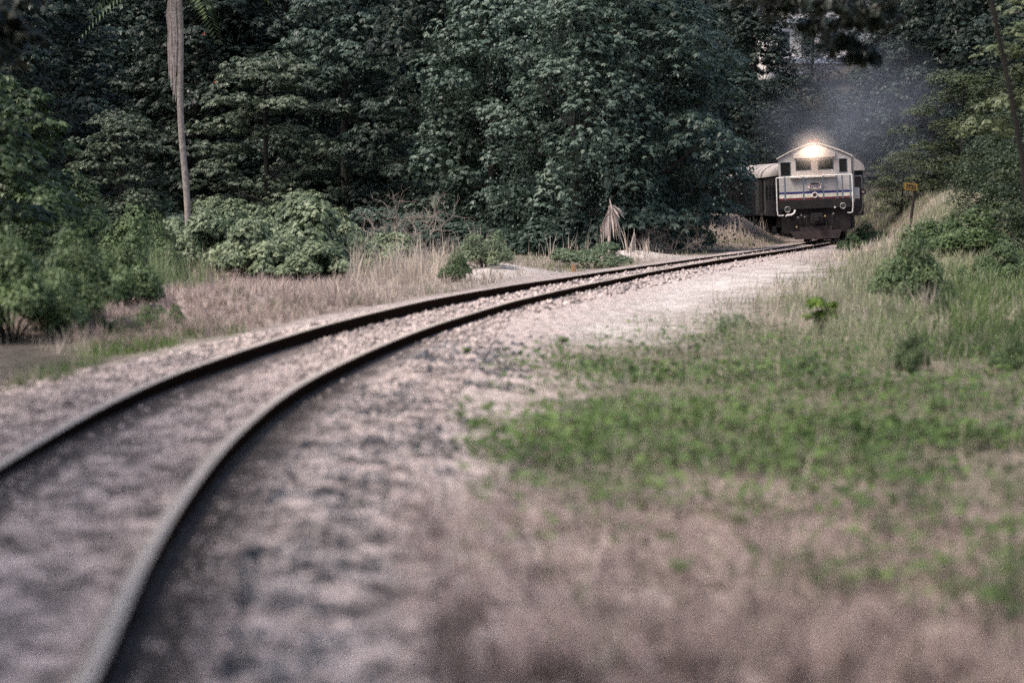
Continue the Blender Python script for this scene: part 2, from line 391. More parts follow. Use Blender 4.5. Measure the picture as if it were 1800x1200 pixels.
# sleepers, almost lost in the ballast
mb = None
for i, z in enumerate(np.arange(6.4, 40, 3.05)):
    x = float(track_x(z)); s = float(np.interp(z, CZ, slope)); c = float(cant(z))
    o = MB().box(-.95,.95,-.11,.11,-.12,0,.02).build("sleeper", M['bark'], track)
    o.location = (x, z, -.128+c*.3); o.rotation_euler = (0, math.atan2(-c,1)*-0.3, -math.atan(s))

# ------------------------------------------------------------------ scattered stones and ground cover
def scatter(poly_px, n, seed, dens=None):
    """points on the terrain below a region of the photo: (x, y, h)"""
    r = rng(seed); a = np.array(poly_px, float)
    px = r.uniform(a[:,0].min(), a[:,0].max(), n*2); py = r.uniform(a[:,1].min(), a[:,1].max(), n*2)
    k = poly_in(px, py, poly_px); px, py = px[k][:n], py[k][:n]
    x, y, hit = ground(px, py); k = hit & (y < 150); x, y = x[k], y[k]
    if dens is not None: k = r.random(len(x)) < dens(x, y); x, y = x[k], y[k]
    return x, y, H(x, y)

def blades(name, x, y, h, hmin, hmax, wid, lean, seed, material, clump=0.0, tsc=.5):
    r = rng(seed); n = len(x)
    if clump > 0:
        cs = clump
        u_, v_ = .82*x-.57*y, .57*x+.82*y; ix, iy = np.floor(u_/cs), np.floor(v_/cs); hx = np.modf(np.abs(np.sin(ix*127.1+iy*311.7)*43758.5))[0]; hy = np.modf(np.abs(np.sin(ix*269.5+iy*183.3)*43758.5))[0]
        tu, tv = (ix+hx)*cs, (iy+hy)*cs; tx, ty = .82*tu+.57*tv, -.57*tu+.82*tv; q = r.uniform(.45,.97,n); x = x+(tx-x)*q; y = y+(ty-y)*q; h = H(x,y); hgt = .45+1.1*np.modf(hx*7.3+hy*3.1)[0]
    else: hgt = 1.0; tx, ty = x, y
    L = r.uniform(hmin, hmax, n)*(.55+.9*fbm(x,y,.7,seed))*hgt; w = wid*r.uniform(.6,1.3,n)*np.clip(y/40, .35, 1.6)
    a = r.uniform(0, 2*np.pi, n); ln = np.abs(r.normal(0, lean, n)); ld = r.uniform(0, 2*np.pi, n)
    if clump > 0: ld = np.arctan2(y-ty, x-tx) + r.normal(0,.7,n)
    dx, dy = np.cos(ld)*ln, np.sin(ld)*ln
    sx, sy = np.cos(a)*w*.5, np.sin(a)*w*.5
    nz = 1/np.sqrt(1+ln**2)
    b = np.stack([x, y, h-.02], -1); mid = b + np.stack([dx*.35*L*nz, dy*.35*L*nz, .55*L*nz+.0*L], -1); tip = b + np.stack([dx*L*nz, dy*L*nz, L*nz], -1)
    s = np.stack([sx, sy, 0*sx], -1)
    V = np.stack([b-s, b+s, mid+s*.8, mid-s*.8, tip], 1).reshape(-1, 3); i = np.arange(n)*5
    q = np.stack([i, i+1, i+2, i+3], -1); t3 = np.stack([i+3, i+2, i+4, i+4], -1)
    # the tip as a very thin quad
    V5 = V.reshape(n,5,3); tip2 = V5[:,4]+s*.12; V6 = np.concatenate([V5, tip2[:,None]], 1).reshape(-1,3); i = np.arange(n)*6
    q = np.stack([i, i+1, i+2, i+3], -1); t4 = np.stack([i+3, i+2, i+5, i+4], -1)
    Fs = np.stack([q, t4], 1).reshape(-1, 4)
    tint = np.clip(.5*r.random(n) + (.9*(fbm(x,y,.5,seed+3)-.2) if tsc == .5 else 2.4*(fbm(x,y,tsc,seed+3)-.42)), 0, 1)
    return mesh(name, V6, Fs, material, tint=np.repeat(tint, 2))

# ballast stones: jittered octahedra
def stones(name, x, y, h, s0, s1, seed, material):
    r = rng(seed); n = len(x); s = r.uniform(s0, s1, n)*np.clip(y/22, .75, 1.8)
    O = np.array([(1,0,0),(0,1,0),(-1,0,0),(0,-1,0),(0,0,.7),(0,0,-.7)], float)
    V = O[None]*(1+.35*(r.random((n,6,1))-.5)) + .25*(r.random((n,6,3))-.5)
    a = r.uniform(0, 2*np.pi, n); c, sn = np.cos(a)[:,None], np.sin(a)[:,None]
    X = V[:,:,0]*c - V[:,:,1]*sn; Yv = V[:,:,0]*sn + V[:,:,1]*c
    V = np.stack([X, Yv, V[:,:,2]], -1)*s[:,None,None]*.5 + np.stack([x,y,h+s*.12], -1)[:,None]
    f = np.array([(0,1,4),(1,2,4),(2,3,4),(3,0,4),(1,0,5),(2,1,5),(3,2,5),(0,3,5)])
    Fs = (f[None] + (np.arange(n)*6)[:,None,None]).reshape(-1,3)
    tt = np.clip(.45*r.random(n) + 2.4*(fbm(x,y,8.5,55)-.40), 0, 1)
    return mesh(name, V.reshape(-1,3), Fs, material, tint=np.repeat(tt, 8))
LF['scrub'] = leaf_mat('leaf_scrub', (.026,.055,.020), (.20,.28,.12))
LF['shrub'] = leaf_mat('leaf_pale_shrub', (.05,.085,.045), (.33,.39,.24))
LF['stone'] = leaf_mat('ballast_stone', (.08,.072,.072), (.66,.55,.52), trans=0, rough=.9, spec=.15)
LF['greystone'] = leaf_mat('grey_stone', (.028,.033,.042), (.20,.205,.22), trans=0, rough=.9, spec=.15)
def clear_rails(x, y, w=.09): d = cdist(x,y); return (np.abs(np.abs(d)-.535) > w)
x, y, h = scatter([(-40,1230),(-40,690),(440,590),(1000,488),(1450,420),(1450,436),(900,560),(760,760),(760,1230)], 52000, 5, lambda x,y: clear_rails(x,y)*(np.abs(cdist(x,y)) < 2.6)*np.where((y < 24)&(((cdist(x,y)>.5)&(cdist(x,y)<.92))|((cdist(x,y)>-.56)&(cdist(x,y)<-.2))), .06, 1.0))
tag(stones("ballast", x, y, h, .03, .055, 6, LF['stone']), kind="stuff")
x, y, h = scatter([(330,1230),(400,900),(560,690),(740,595),(960,570),(960,640),(800,800),(760,1230)], 24000, 7, lambda x,y: soft(x,y,Z_GREY,amp=.42,sc_=1.6)*(fbm(x,y,2.6,41) > .43)*(cdist(x,y) > .85))
tag(stones("grey_ballast", x, y, h, .03, .06, 8, LF['greystone']), "patches of blue grey stones in the ballast shoulder", kind="stuff")

# green weeds and grass on the right
def in_world(P, amp=.6, seed=1): return lambda x, y: soft(x, y, P, amp=amp, seed=seed)
PR = [(700,1230),(680,760),(860,580),(1230,560),(1850,330),(1850,1230)]
x, y, h = scatter(PR, 60000, 11, lambda x,y: np.clip(greenness(x,y)*(fbm(x,y,.9,31)*2.6-.65), .03, 1)*(cdist(x,y) > 1.15+1.5*fbm(x,y,1.2,95)))
kk = rng(3).random(len(x)) < .45
tag(blades("pale_meadow_grass", x[kk], y[kk], h[kk], .06, .22, .013, .7, 92, LF['straw'], clump=.2), kind="stuff")
x, y, h = x[~kk], y[~kk], h[~kk]
tag(blades("green_grass", x, y, h, .05, .20, .014, .6, 12, LF['grass'], clump=0.2, tsc=1.7), kind="stuff")
# broad leaved ground cover
def leaflets(x, y, h, L, w, seed, hmax, material, name, tilt=.5):
    r = rng(seed); n = len(x); a = r.uniform(0, 2*np.pi, n); el = r.uniform(-.2, tilt, n)
    Ls = L*r.uniform(.6,1.3,n); d = np.stack([np.cos(a)*np.cos(el), np.sin(a)*np.cos(el), np.sin(el)], -1)*Ls[:,None]
    s = np.stack([-np.sin(a), np.cos(a), r.normal(0,.3,n)], -1)*(w*Ls/L*.5)[:,None]
    b = np.stack([x, y, h + hmax*r.random(n)**1.3*(.3+1.4*fbm(x,y,1.3,seed))], -1)
    V = np.stack([b, b+d*.5+s, b+d, b+d*.5-s], 1).reshape(-1,3)
    Fs = np.arange(n*4).reshape(-1,4)
    return mesh(name, V, Fs, material, tint=np.clip(.6*r.random(n)+.9*(fbm(x,y,1.1,seed+5)-.3), 0, 1))
x, y, h = scatter(PR, 90000, 13, lambda x,y: np.clip(greenness(x,y)*(fbm(x,y,.9,31)*3.0-1.05), .0, 1)*(cdist(x,y) > 1.15+1.5*fbm(x,y,1.2,95)))
tag(leaflets(x, y, h, .07, .045, 14, .14, LF['grass'], "ground_cover"), kind="stuff")
# dead, matted grass in the foreground
x, y, h = scatter([(720,1230),(690,900),(820,820),(1850,800),(1850,1230)], 52000, 15, lambda x,y: .25+.75*soft(x,y,Z_STRAW,amp=.3))
tag(blades("matted_dry_grass", x, y, h, .05, .13, .010, 1.6, 16, LF['brush'], clump=0.09, tsc=6.5), kind="stuff")
x, y, h = scatter([(720,1230),(700,930),(860,860),(1500,880),(1850,900),(1850,1230)], 5000, 94, lambda x,y: np.clip(2.5*(fbm(x,y,1.6,95)-.35),0,1))
tag(blades("upright_dry_grass", x, y, h, .08, .24, .011, .6, 96, LF['brush'], clump=.16), kind="stuff")
# dry grass on the right bank
x, y, h = scatter([(1000,640),(1150,480),(1480,400),(1500,335),(1850,330),(1850,680),(1000,680)], 120000, 17, lambda x,y: np.clip(.35+1.0*fbm(x,y,.35,71)-1.0*soft(x,y,Z_PALE,amp=.6)*sst(75,58,y),.05,1)*sst(1.2,4.2,cdist(x,y)+2.4*(fbm(x,y,.6,96)-.5)-1.4*sst(70,50,y)+1.2*sst(80,95,y))*sst(19,38,y+14*(fbm(x,y,.4,97)-.5)))
g = fbm(x,y,.22,73) + .22*sst(2.5,7,cdist(x,y)) + .10*sst(75,95,y)
k = g < .55
k = k & (rng(7).random(len(x)) < 1-.75*sst(.165,.19,x/y)*sst(60,40,y)) | (k & False)
tag(blades("dry_bank_grass", x[k], y[k], h[k], .10, .36, .011, .5, 18, LF['straw'], clump=0.35), kind="stuff")
kg = ~k & (rng(6).random(len(x)) < sst(.15,.19,x/y)*.8*sst(60,40,y)); tag(blades("lush_bank_grass", x[kg], y[kg], h[kg], .1, .3, .013, .5, 93, LF['grass'], clump=.4), kind="stuff"); k = k | kg
tag(blades("green_bank_grass", x[~k], y[~k], h[~k], .10, .32, .012, .55, 19, LF['meadow'], clump=0.4), kind="stuff")
# verge on the left of the line
x, y, h = scatter([(-40,700),(-40,560),(250,470),(600,455),(900,450),(1230,430),(1420,395),(1420,425),(1000,492),(640,560),(400,620),(120,700)], 110000, 21,
                  lambda x,y: (cdist(x,y) < -1.75-.6*vnoise(x,y,.8,77))*np.clip(1.1-1.6*soft(x,y,Z_SOIL,amp=.3)-.75*np.exp(-(((x-HEAPS[0][0])/1.5)**2+((y-52)/7)**2))*1.5-1.2*np.exp(-(((x-HEAPS[1][0])/1.6)**2+((y-73)/6)**2)),0,1))
b = soft(x,y,Z_BRUSH); gr = soft(x,y,Z_LGREEN,amp=.3); r = rng(22).random(len(x))
k1 = (b > 0) & (r < .8); k2 = (gr > 0) & ~k1; k3 = ~k1 & ~k2
tag(blades("dry_brush", x[k1], y[k1], h[k1], .06, .22, .012, .8, 23, LF['brush'], clump=0.35), kind="stuff")
tag(blades("verge_grass", x[k2], y[k2], h[k2], .08, .2, .012, .5, 24, LF['grass']), kind="stuff")
k4 = k3 & (fbm(x,y,.3,79) < .5)
tag(blades("pale_verge_grass", x[k4], y[k4], h[k4], .06, .20, .011, .6, 25, LF['straw'], clump=0.3), kind="stuff")
k5 = k3 & ~k4
tag(blades("pale_green_verge_grass", x[k5], y[k5], h[k5], .06, .20, .012, .6, 26, LF['meadow'], clump=0.35), kind="stuff")
# tall straw at the foot of the trees
x, y, h = scatter([(615,500),(640,455),(800,448),(860,462),(1130,438),(1300,400),(1380,402),(1300,425),(1150,448),(900,458),(790,480),(760,498)], 9000, 27, lambda x,y: (cdist(x,y) < -2.6)*np.clip(fbm(x,y,.25,81)*2.2-.5,0,1))
tag(blades("tall_straw", x, y, h, .25, .75, .013, .35, 28, LF['straw'], clump=0.55), kind="stuff")
# tall lush grass at the left
def in_band(n, seed, x0, x1, y0, y1, dens=None):
    r = rng(seed); x = r.uniform(x0,x1,n); y = r.uniform(y0,y1,n)
    if dens is not None: k = r.random(n) < dens(x,y); x, y = x[k], y[k]
    return x, y, H(x,y)
x, y, h = in_band(40000, 29, -16, -3.2, 26, 46, lambda x,y: (cdist(x,y) < -3.6-.06*(y-26)-1.2*vnoise(x,y,.5,83))*sst(-.122,-.165,x/y)*(.4+.6*vnoise(x,y,.8,84)))
tag(blades("tall_green_grass", x, y, h, .25, .7, .012, .5, 30, LF['scrub'], clump=0.6), kind="stuff")
x, y, h = in_band(16000, 31, -16, -5.0, 38, 60, lambda x,y: (cdist(x,y) < -4.5)*sst(-.11,-.17,x/y))
tag(blades("tall_pale_green_grass", x, y, h, .2, .7, .014, .45, 32, LF['meadow'], clump=0.6), kind="stuff")

# ------------------------------------------------------------------ foliage
def nrm(v): return v/np.maximum(np.linalg.norm(v, axis=-1, keepdims=True), 1e-6)
def leaf_quads(b, d, n, L, W, fold=.18):
    s = nrm(np.cross(d, n)); L = L[:,None]; W = W[:,None]
    m = b + d*L*.45 - n*0.0
    V = np.stack([b, m + s*W*.5 - n*W*fold, b + d*L - n*L*.10, m - s*W*.5 - n*W*fold], 1)
    return V.reshape(-1,3), np.arange(len(b)*4).reshape(-1,4)
def foliage(name, C, R, material, parent, seed, sprays=42, per=8, L=.26, W=.095, flat=.5, droop=.35, axis=None, tvar=.5, shell=.55):
    """clumps of leafy sprays round the centres C with radii R: every spray is a fan of leaflets"""
    r = rng(seed); C = np.asarray(C, float); R = np.asarray(R, float)
    ci = np.repeat(np.arange(len(C)), sprays); N = len(ci)
    u = r.normal(size=(N,3)); u[:,2] = np.abs(u[:,2])*.9 - .25; u = nrm(u)
    rad = R[ci]*r.uniform(shell, 1.0, N)**.7
    P = C[ci] + u*rad[:,None]*np.array([1,1,flat])
    out = nrm(u*np.array([1,1,.35]) + r.normal(0,.25,(N,3)))
    up = nrm(np.stack([out[:,0]*.35, out[:,1]*.35, np.ones(N)], -1) + r.normal(0,.16,(N,3)))
    fw = nrm(out - up*np.sum(out*up, -1, keepdims=True)); sd_ = np.cross(up, fw)
    pi = np.repeat(np.arange(N), per); k = np.tile(np.arange(per), N)
    ang = (k/(per-1)-.5)*2*1.35 + r.normal(0,.12,N*per)
    stem = fw[pi]*(np.abs(np.cos(ang))*L*.55)[:,None]
    d = fw[pi]*np.cos(ang)[:,None] + sd_[pi]*np.sin(ang)[:,None] - up[pi]*(droop*r.uniform(.4,1.5,N*per))[:,None]
    d = nrm(d); n = nrm(up[pi] + r.normal(0,.22,(N*per,3)))
    n = nrm(n - d*np.sum(n*d,-1,keepdims=True))
    Ls = L*r.uniform(.65,1.2,N*per); V, Fs = leaf_quads(P[pi]+stem, d, n, Ls, Ls*W/L)
    tint = np.clip(r.uniform(0,tvar,N)[pi] + r.uniform(0,.35,len(C))[ci][pi] + r.normal(0,.08,N*per), 0, 1)
    return mesh(name, V, Fs, material, parent, tint=tint)
def curtains(name, S, lens, material, parent, seed, per_m=16, L=.13, W=.11, spread=.10):
    """strings of climbing leaves hanging from the points S"""
    r = rng(seed); S = np.asarray(S, float); cnt = np.maximum((np.asarray(lens)*per_m).astype(int), 2)
    ci = np.repeat(np.arange(len(S)), cnt); t = np.concatenate([np.linspace(0,1,c) for c in cnt]); N = len(ci)
    ln = np.asarray(lens)[ci]
    a0 = r.uniform(0,6.28,len(S))[ci]; sway = .16*np.sin(t*4+a0)
    P = S[ci] + np.stack([sway*np.cos(a0)+r.normal(0,spread,N), sway*np.sin(a0)+r.normal(0,spread,N), -t*ln+r.normal(0,.03,N)], -1)
    a = r.uniform(0,6.28,N); d = nrm(np.stack([np.cos(a)*.6, np.sin(a)*.6-.3, -np.ones(N)*.9], -1)); n = nrm(np.stack([np.cos(a)*.6, np.sin(a)*.6-.8, np.ones(N)*.5], -1)+r.normal(0,.25,(N,3)))
    n = nrm(n - d*np.sum(n*d,-1,keepdims=True)); Ls = L*r.uniform(.6,1.25,N)*(1-.4*t)
    V, Fs = leaf_quads(P, d, n, Ls, Ls*W/L)
    return mesh(name, V, Fs, material, parent, tint=np.clip(r.uniform(0,.6,len(S))[ci]+r.uniform(0,.4,N), 0, 1))

def limbs(h, C, seed, r0=.22, lean=(0,0)):
    r = rng(seed); mb = MB(); n = 9; pts = []
    for i in range(n):
        t = i/(n-1); pts.append((lean[0]*t*t*h + .12*math.sin(t*5+seed), lean[1]*t*h + .12*math.cos(t*4+seed), t*h - .3*(i == 0)))
    rad = [r0*(1.25 if i == 0 else 1)*(1-.78*i/(n-1)) for i in range(n)]
    mb.tube(pts, rad, 9)
    for c in C:
        k = int(np.clip((c[2]/h*.8)*(n-1), 1, n-2)); a = Vector(pts[k]); b = Vector(c)
        m = a.lerp(b, .5) + Vector((r.normal(0,.12), r.normal(0,.12), -.12*(b-a).length)); rr = rad[k]*.42
        mb.tube([a, a.lerp(m,.5)+Vector((0,0,.05)), m, m.lerp(b,.6), b], [rr, rr*.8, rr*.6, rr*.4, rr*.18], 5, cap=False)
    return mb
def clumps(h, Rm, n, seed, low=.06, rmin=.7, rmax=1.25, prof=None):
    r = rng(seed); C = []; R = []
    for i in range(n):
        t = low + (1-low)*((i+.5)/n); w = math.sin(math.pi*min(1, (.16+t*.80)))**.6 if prof is None else prof(t)
        a = i*2.39996 + r.normal(0,.35); q = Rm*w*r.uniform(.35, 1.12)
        C.append((q*math.cos(a), q*math.sin(a), t*h*.97+r.normal(0,.25))); R.append(r.uniform(rmin, rmax))
    return np.array(C), np.array(R)

def make_tree(kind, h, Rm, n, seed, material, name="jungle_tree", vines=0, bark='bark', **kw):
    t = empty(name); C, R = clumps(h, Rm, n, seed, low=kw.pop('low', .01), rmin=kw.pop('rmin', .7), rmax=kw.pop('rmax', 1.25))
    limbs(h*.92, C[::3], seed, r0=h*.02).build("trunk", M[bark], t, smooth=True)
    foliage("crown", C, R, LF[material], t, seed+1, **kw)
    if vines:
        r = rng(seed+2); k = r.integers(0, len(C), vines); a = r.uniform(0,6.28,vines); S = C[k] + np.stack([np.cos(a)*R[k]*.9, np.sin(a)*R[k]*.9, 0*a], -1)
        S[:,:2] *= 1.05
        curtains("vine", S, np.minimum(r.uniform(.6,2.6,vines), S[:,2]-.1), LF['teal' if material != 'olive' else 'grey'], t, seed+3)
    return t
def place(o, px, Y, s=1.0, rz=0.0, label=None, group=None, cat="tree", sz=None, first=False, py=None, X=None):
    c = o if first else copy_tree(o)
    x = at(px, Y) if X is None else X
    c.location = (x, Y, float(H(x, Y))-.05); c.scale = (s, s, sz if sz else s); c.rotation_euler = (0, 0, rz)
    return tag(c, label, cat, group)

PA = make_tree('a', 10.5, 3.3, 54, 101, 'teal', rmin=.55, rmax=1.7, sprays=120, per=7, L=.21, W=.08, flat=.45, droop=.5, vines=90)
PB = make_tree('b', 10.5, 3.0, 96, 202, 'deep', sprays=60, per=6, L=.17, W=.085, flat=.6, droop=.3, vines=20)
PC = make_tree('c', 10.0, 2.6, 60, 303, 'teal', sprays=34, per=7, L=.20, W=.12, flat=.7, droop=.6, vines=330, rmin=.5, rmax=1.0)
PD = make_tree('d', 8.0, 2.9, 70, 404, 'grey', sprays=70, per=7, L=.18, W=.075, rmin=.5, rmax=1.2, flat=.40, droop=.45)
PE = make_tree('e', 12.0, 3.6, 80, 505, 'deep', sprays=60, per=7, L=.24, W=.10, rmin=.6, rmax=1.6, flat=.5, droop=.5, vines=30)
PO = make_tree('o', 6.0, 2.9, 76, 606, 'olive', sprays=130, per=7, L=.09, W=.04, flat=.55, droop=.25, rmin=.6, rmax=1.0)
LF['vine'] = leaf_mat('leaf_vine', (.030,.056,.042), (.155,.21,.165), spec=.35)
PV = make_tree('v', 9.6, 2.9, 64, 1303, 'vine', sprays=60, per=7, L=.17, W=.10, flat=.75, droop=.6, vines=420, rmin=.5, rmax=1.15)
GF = "trees along the front edge of the jungle"
front = [
 (PA, 1105, 83, 1.05, .3, "tall teal green tree with broad drooping leaf tiers, above the dead palm frond"),
 (PV, 1010, 80.5, .95, .7, "pale green mass of creepers bulging forward, left of the dead palm frond"),
 (PV, 860, 86, 1.0, 3.1, "creeper smothered tree leaning over the dusty rounded shrub"),
 (PC, 900, 89, 1.0, 1.2, "tree draped in long hanging vine curtains, at the middle of the jungle edge"),
 (PE, 780, 90, .95, 2.2, "broad layered tree behind the clump of tall dry straw"),
 (PD, 470, 90, .92, .8, "paler grey green tree right of the palm trunk, with tiers of small drooping leaves"),
 (PA, 610, 95, 1.0, 4.2, "layered dark tree above the bare twiggy bush"),
 (PE, 350, 101, 1.0, 5.0, "dark tree rising directly behind the palm trunk"),
 (PD, 210, 84, .62, 2.0, "low pale leaved tree just left of the palm trunk"),
 (PB, 90, 92, 1.0, .4, "dark fine leaved tree near the left side, behind the bright green bush tree"),
 (PE, -40, 86, 1.0, 1.4, "deep shaded tree at the far left edge"),
 (PV, 1128, 86, .95, 5.2, "vine covered tree with yellow green trailing leaves, left of the train"),
 (PB, 1160, 104, .86, 2.5, "dark rounded tree whose foliage hides the rear of the train"),
 (PC, 1010, 90, 1.08, 5.4, "tall tree between the vine curtains and the tree above the dead frond"),
 (PE, 1255, 140, .9, 4.0, "high tree above the passenger coaches"),
]
used = set()
for (o, px, Y, s, rz, lab) in front:
    place(o, px, Y, s, rz, lab, GF, first=(o.name not in used)); used.add(o.name)
# the shaded rows behind
r = rng(77); GB = "dark trees in the shaded rows of the jungle"
for row, (Y0, step, protos) in enumerate([(104, 2.9, (PB, PE, PC)), (116, 3.3, (PE, PB, PA)), (130, 4.2, (PE, PB))]):
    x = at(-140, Y0)
    while x < at(1290, Y0):
        Y = Y0 + r.uniform(-3,3)
        if cdist(x, Y) < -5.5:
            o = protos[r.integers(len(protos))]
            place(o, 0, Y, r.uniform(.9,1.15), r.uniform(0,6.28), "dark jungle tree standing in the shaded rows behind the front trees", GB, X=x)
        x += step*r.uniform(.8,1.2)
GR = "trees on the wooded slope behind the train"
slope_trees = [
 (PB, 1395, 150, .50, 1.0, "grey green tree on the slope straight above the locomotive, below the pale building"),
 (PE, 1325, 160, 1.0, 2.1, "tall tree on the slope just left of the pale building"),
 (PA, 1280, 166, 1.25, 1.1, "broad tree rising above the hidden end of the train"),
 (PB, 1352, 150, .72, 4.4, "dark tree between the coach roofs and the pale building"),
 (PB, 1425, 172, .62, 2.4, "small tree directly in front of the pale building's lower wall"),
 (PE, 1600, 148, .85, 2.9, "tree right of the smoke, above the small olive bush"),
 (PB, 1700, 150, 1.0, .2, "high tree between the shaded trees at the upper right"),
 (PB, 1455, 156, .42, 3.1, "small crowned tree in the smoke, right of the headlight"),
 (PE, 1530, 150, .52, 4.0, "tree on the slope behind the dark smoke"),
 (PB, 1585, 138, 1.0, 5.0, "tree above the olive bush tree, at its left"),
 (PE, 1655, 132, 1.0, .7, "tall shaded tree behind the olive bush tree"),
 (PE, 1740, 126, 1.05, 1.9, "tall shaded tree behind the right end of the olive bush tree"),
 (PB, 1810, 112, 1.0, 2.9, "shaded tree at the upper right edge"),
 (PB, 1620, 160, 1.1, 3.3, "highest tree on the right hand skyline of the slope"),
 (PB, 1560, 168, 1.1, 1.3, "tree at the right end of the pale building"),
 (PB, 1490, 142, .52, .3, "low bushy tree right beside the locomotive roof, deep in smoke"),
]
for (o, px, Y, s, rz, lab) in slope_trees: place(o, px, Y, s, rz, lab, GR)
for i in range(14):
    Y = r.uniform(199, 225); x = at(1260+45*i, Y)
    place(PE if i % 2 else PB, 0, Y, r.uniform(1.0,1.3), r.uniform(0,6), "far dark tree on top of the wooded slope", "far trees on top of the slope", X=x)
# right hand bush trees
place(PO, 1690, 111, .92, .5, "rounded olive green bush tree with sunlit top, right of the train", first=True)
place(PO, 1790, 103, .88, 2.5, "second olive bush tree, cut by the right edge above the dark thicket")
place(PO, 1585, 118, .50, 4.0, "small olive bush just behind the yellow sign")
PT = make_tree('t', 3.6, 1.9, 46, 707, 'thick', name="thicket", sprays=140, per=6, L=.075, W=.035, flat=.7, droop=.4, rmin=.5, rmax=.85)
place(PT, 1795, 66, .95, .4, "dark green thicket at the right, behind the grass slope", "thickets right of the line", cat="thicket", first=True)
place(PT, 1850, 56, .85, 2.4, "dark thicket cut by the right edge of the view", "thickets right of the line", cat="thicket")
place(PT, 1735, 84, .70, 4.4, "dark thicket right of the leaning sign post", "thickets right of the line", cat="thicket")
PG = make_tree('g', 4.4, 1.5, 40, 808, 'green', name="young_tree", sprays=46, per=7, L=.17, W=.08, flat=.6, droop=.5, rmin=.4, rmax=.75)
place(PG, 25, 47, .88, .4, "fresh green leafy young tree at the left edge", "young trees at the left", first=True)
place(PG, -30, 38, .70, 2.4, "darker green young tree partly outside the left edge", "young trees at the left")
place(PG, 130, 66, .55, 1.4, "young leafy tree between the left edge and the palm", "young trees at the left")
PY = make_tree('y', 5.5, 1.7, 44, 909, 'olive', name="light_tree", sprays=40, per=7, L=.13, W=.06, flat=.5, droop=.4, rmin=.4, rmax=.8)
place(PY, 1880, 60, 1.25, .4, "slender tree with pale yellowish leaves high at the right, in front of the dark wood", first=True)

# ------------------------------------------------------------------ bushes and weeds
def make_bush(seed, material, n=26, Rm=1.0, h=1.2, name="bush", **kw):
    t = empty(name); r = rng(seed); a = r.uniform(0,6.28,n); q = Rm*np.sqrt(r.random(n)); zc = h*(1-(q/Rm)**2*.75)*r.uniform(.35,.95,n)
    C = np.stack([q*np.cos(a), q*np.sin(a), zc], -1); R = r.uniform(.22,.42,n)*Rm
    mb = MB()
    for c in C[::3]: mb.tube([(0,0,-.1), (c[0]*.4,c[1]*.4,c[2]*.5), tuple(c)], [.03,.02,.008], 5, cap=False)
    mb.build("stem", M['bark'], t); foliage("foliage", C, R, LF[material], t, seed+1, **kw); return t
def place_g(o, px, py, wpx, hpx=None, rz=0, label=None, group=None, cat="bush", first=False, hb=.92, wb=1.0):
    """stands the bush where the photo's pixel meets the ground"""
    gx, gy, _ = ground([px],[py]); x, y = float(gx[0]), float(gy[0]); y = min(y, 105)
    x = at(px, y); k = y/F; c = o if first else copy_tree(o)
    s = wpx*k/(2*wb); sz = (hpx or wpx)*k/hb
    c.location = (x, y, float(H(x,y))-.03); c.scale = (s, s, sz); c.rotation_euler = (0,0,rz)
    return tag(c, label, cat, group)
BG = make_bush(11, 'shrub', sprays=190, per=7, L=.085, W=.042, flat=.7)
BO = make_bush(22, 'scrub', n=34, sprays=190, per=6, L=.06, W=.028, flat=.85)
BS = make_bush(33, 'shrub', n=24, sprays=150, per=6, L=.06, W=.024, flat=.8)
BT = make_bush(44, 'teal', n=34, Rm=1.3, h=1.7, name='undergrowth_shrub', sprays=110, per=7, L=.12, W=.055, flat=.7)
GS = "pale leafy shrubs below the jungle edge"
for i, (px, py, w, h, lab) in enumerate([
 (385, 478, 150, 100, "pale leafy shrub right of the palm trunk"), (520, 480, 190, 120, "largest pale leafy shrub, in the middle of the shrub row"),
 (590, 478, 110, 80, "pale leafy shrub at the right end of the row, beside the dry straw"), (545, 440, 140, 95, "pale shrub rising behind the row, below the layered tree"),
 (400, 440, 130, 85, "pale shrub behind the row, next to the palm trunk"), (250, 440, 150, 95, "pale shrub left of the palm trunk"), (150, 440, 150, 90, "pale shrub behind the tall grass at the left"),
 (470, 445, 120, 80, "pale shrub behind the middle of the row"), (455, 486, 150, 95, "pale leafy shrub between the palm shrub and the largest one"), (330, 470, 110, 80, "pale shrub wrapped round the foot of the palm"), (560, 490, 120, 62, "low pale shrub in front of the right half of the row"), (680, 462, 100, 50, "low pale shrub under the leafless twiggy bush"), (640, 480, 60, 36, "small low pale shrub where the dry straw begins")]):
    place_g(BG, px, py, w, h, i*1.3, lab, GS, first=(i == 0))
place_g(BS, 850, 470, 90, 62, .4, "rounded dusty shrub beside the dry straw", first=True)
place_g(BO, 868, 466, 52, 44, 2, "small dark bush leaning on the dusty shrub", first=True)
place_g(BO, 802, 494, 50, 38, 1, "low dark bush in front of the dusty shrub, near the rail")
place_g(BS, 1040, 470, 130, 46, 2.4, "low grassy shrub in front of the dead palm frond")
place_g(BG, 960, 440, 110, 70, 3.3, "grey green shrub left of the dead palm frond")
place_g(BO, 1180, 440, 120, 60, 3.9, "dark low bush at the foot of the vine covered tree")
place_g(BO, 1600, 534, 104, 100, .5, "dark green bush standing in the dry grass right of the track")
place_g(BO, 1640, 532, 60, 52, 2.5, "small dark bush at the right foot of the dark green bush")
place_g(BO, 1700, 450, 130, 60, 1.5, "creeping green bush on the slope left of the thicket")
place_g(BO, 1765, 492, 90, 52, 3.5, "creeping green bush lowest on the slope, by the right edge")
place_g(BO, 1640, 430, 90, 34, 4.5, "creeping green bush below the yellow sign")
place_g(BO, 1600, 650, 62, 54, 2.2, "blurred dark weed clump in the green grass at the right")
place_g(BO, 1780, 648, 66, 44, .2, "blurred dark weed clump at the right edge of the grass")
place_g(BO, 1425, 658, 64, 32, 3.2, "blurred low dark weed clump below the bright lime plant")
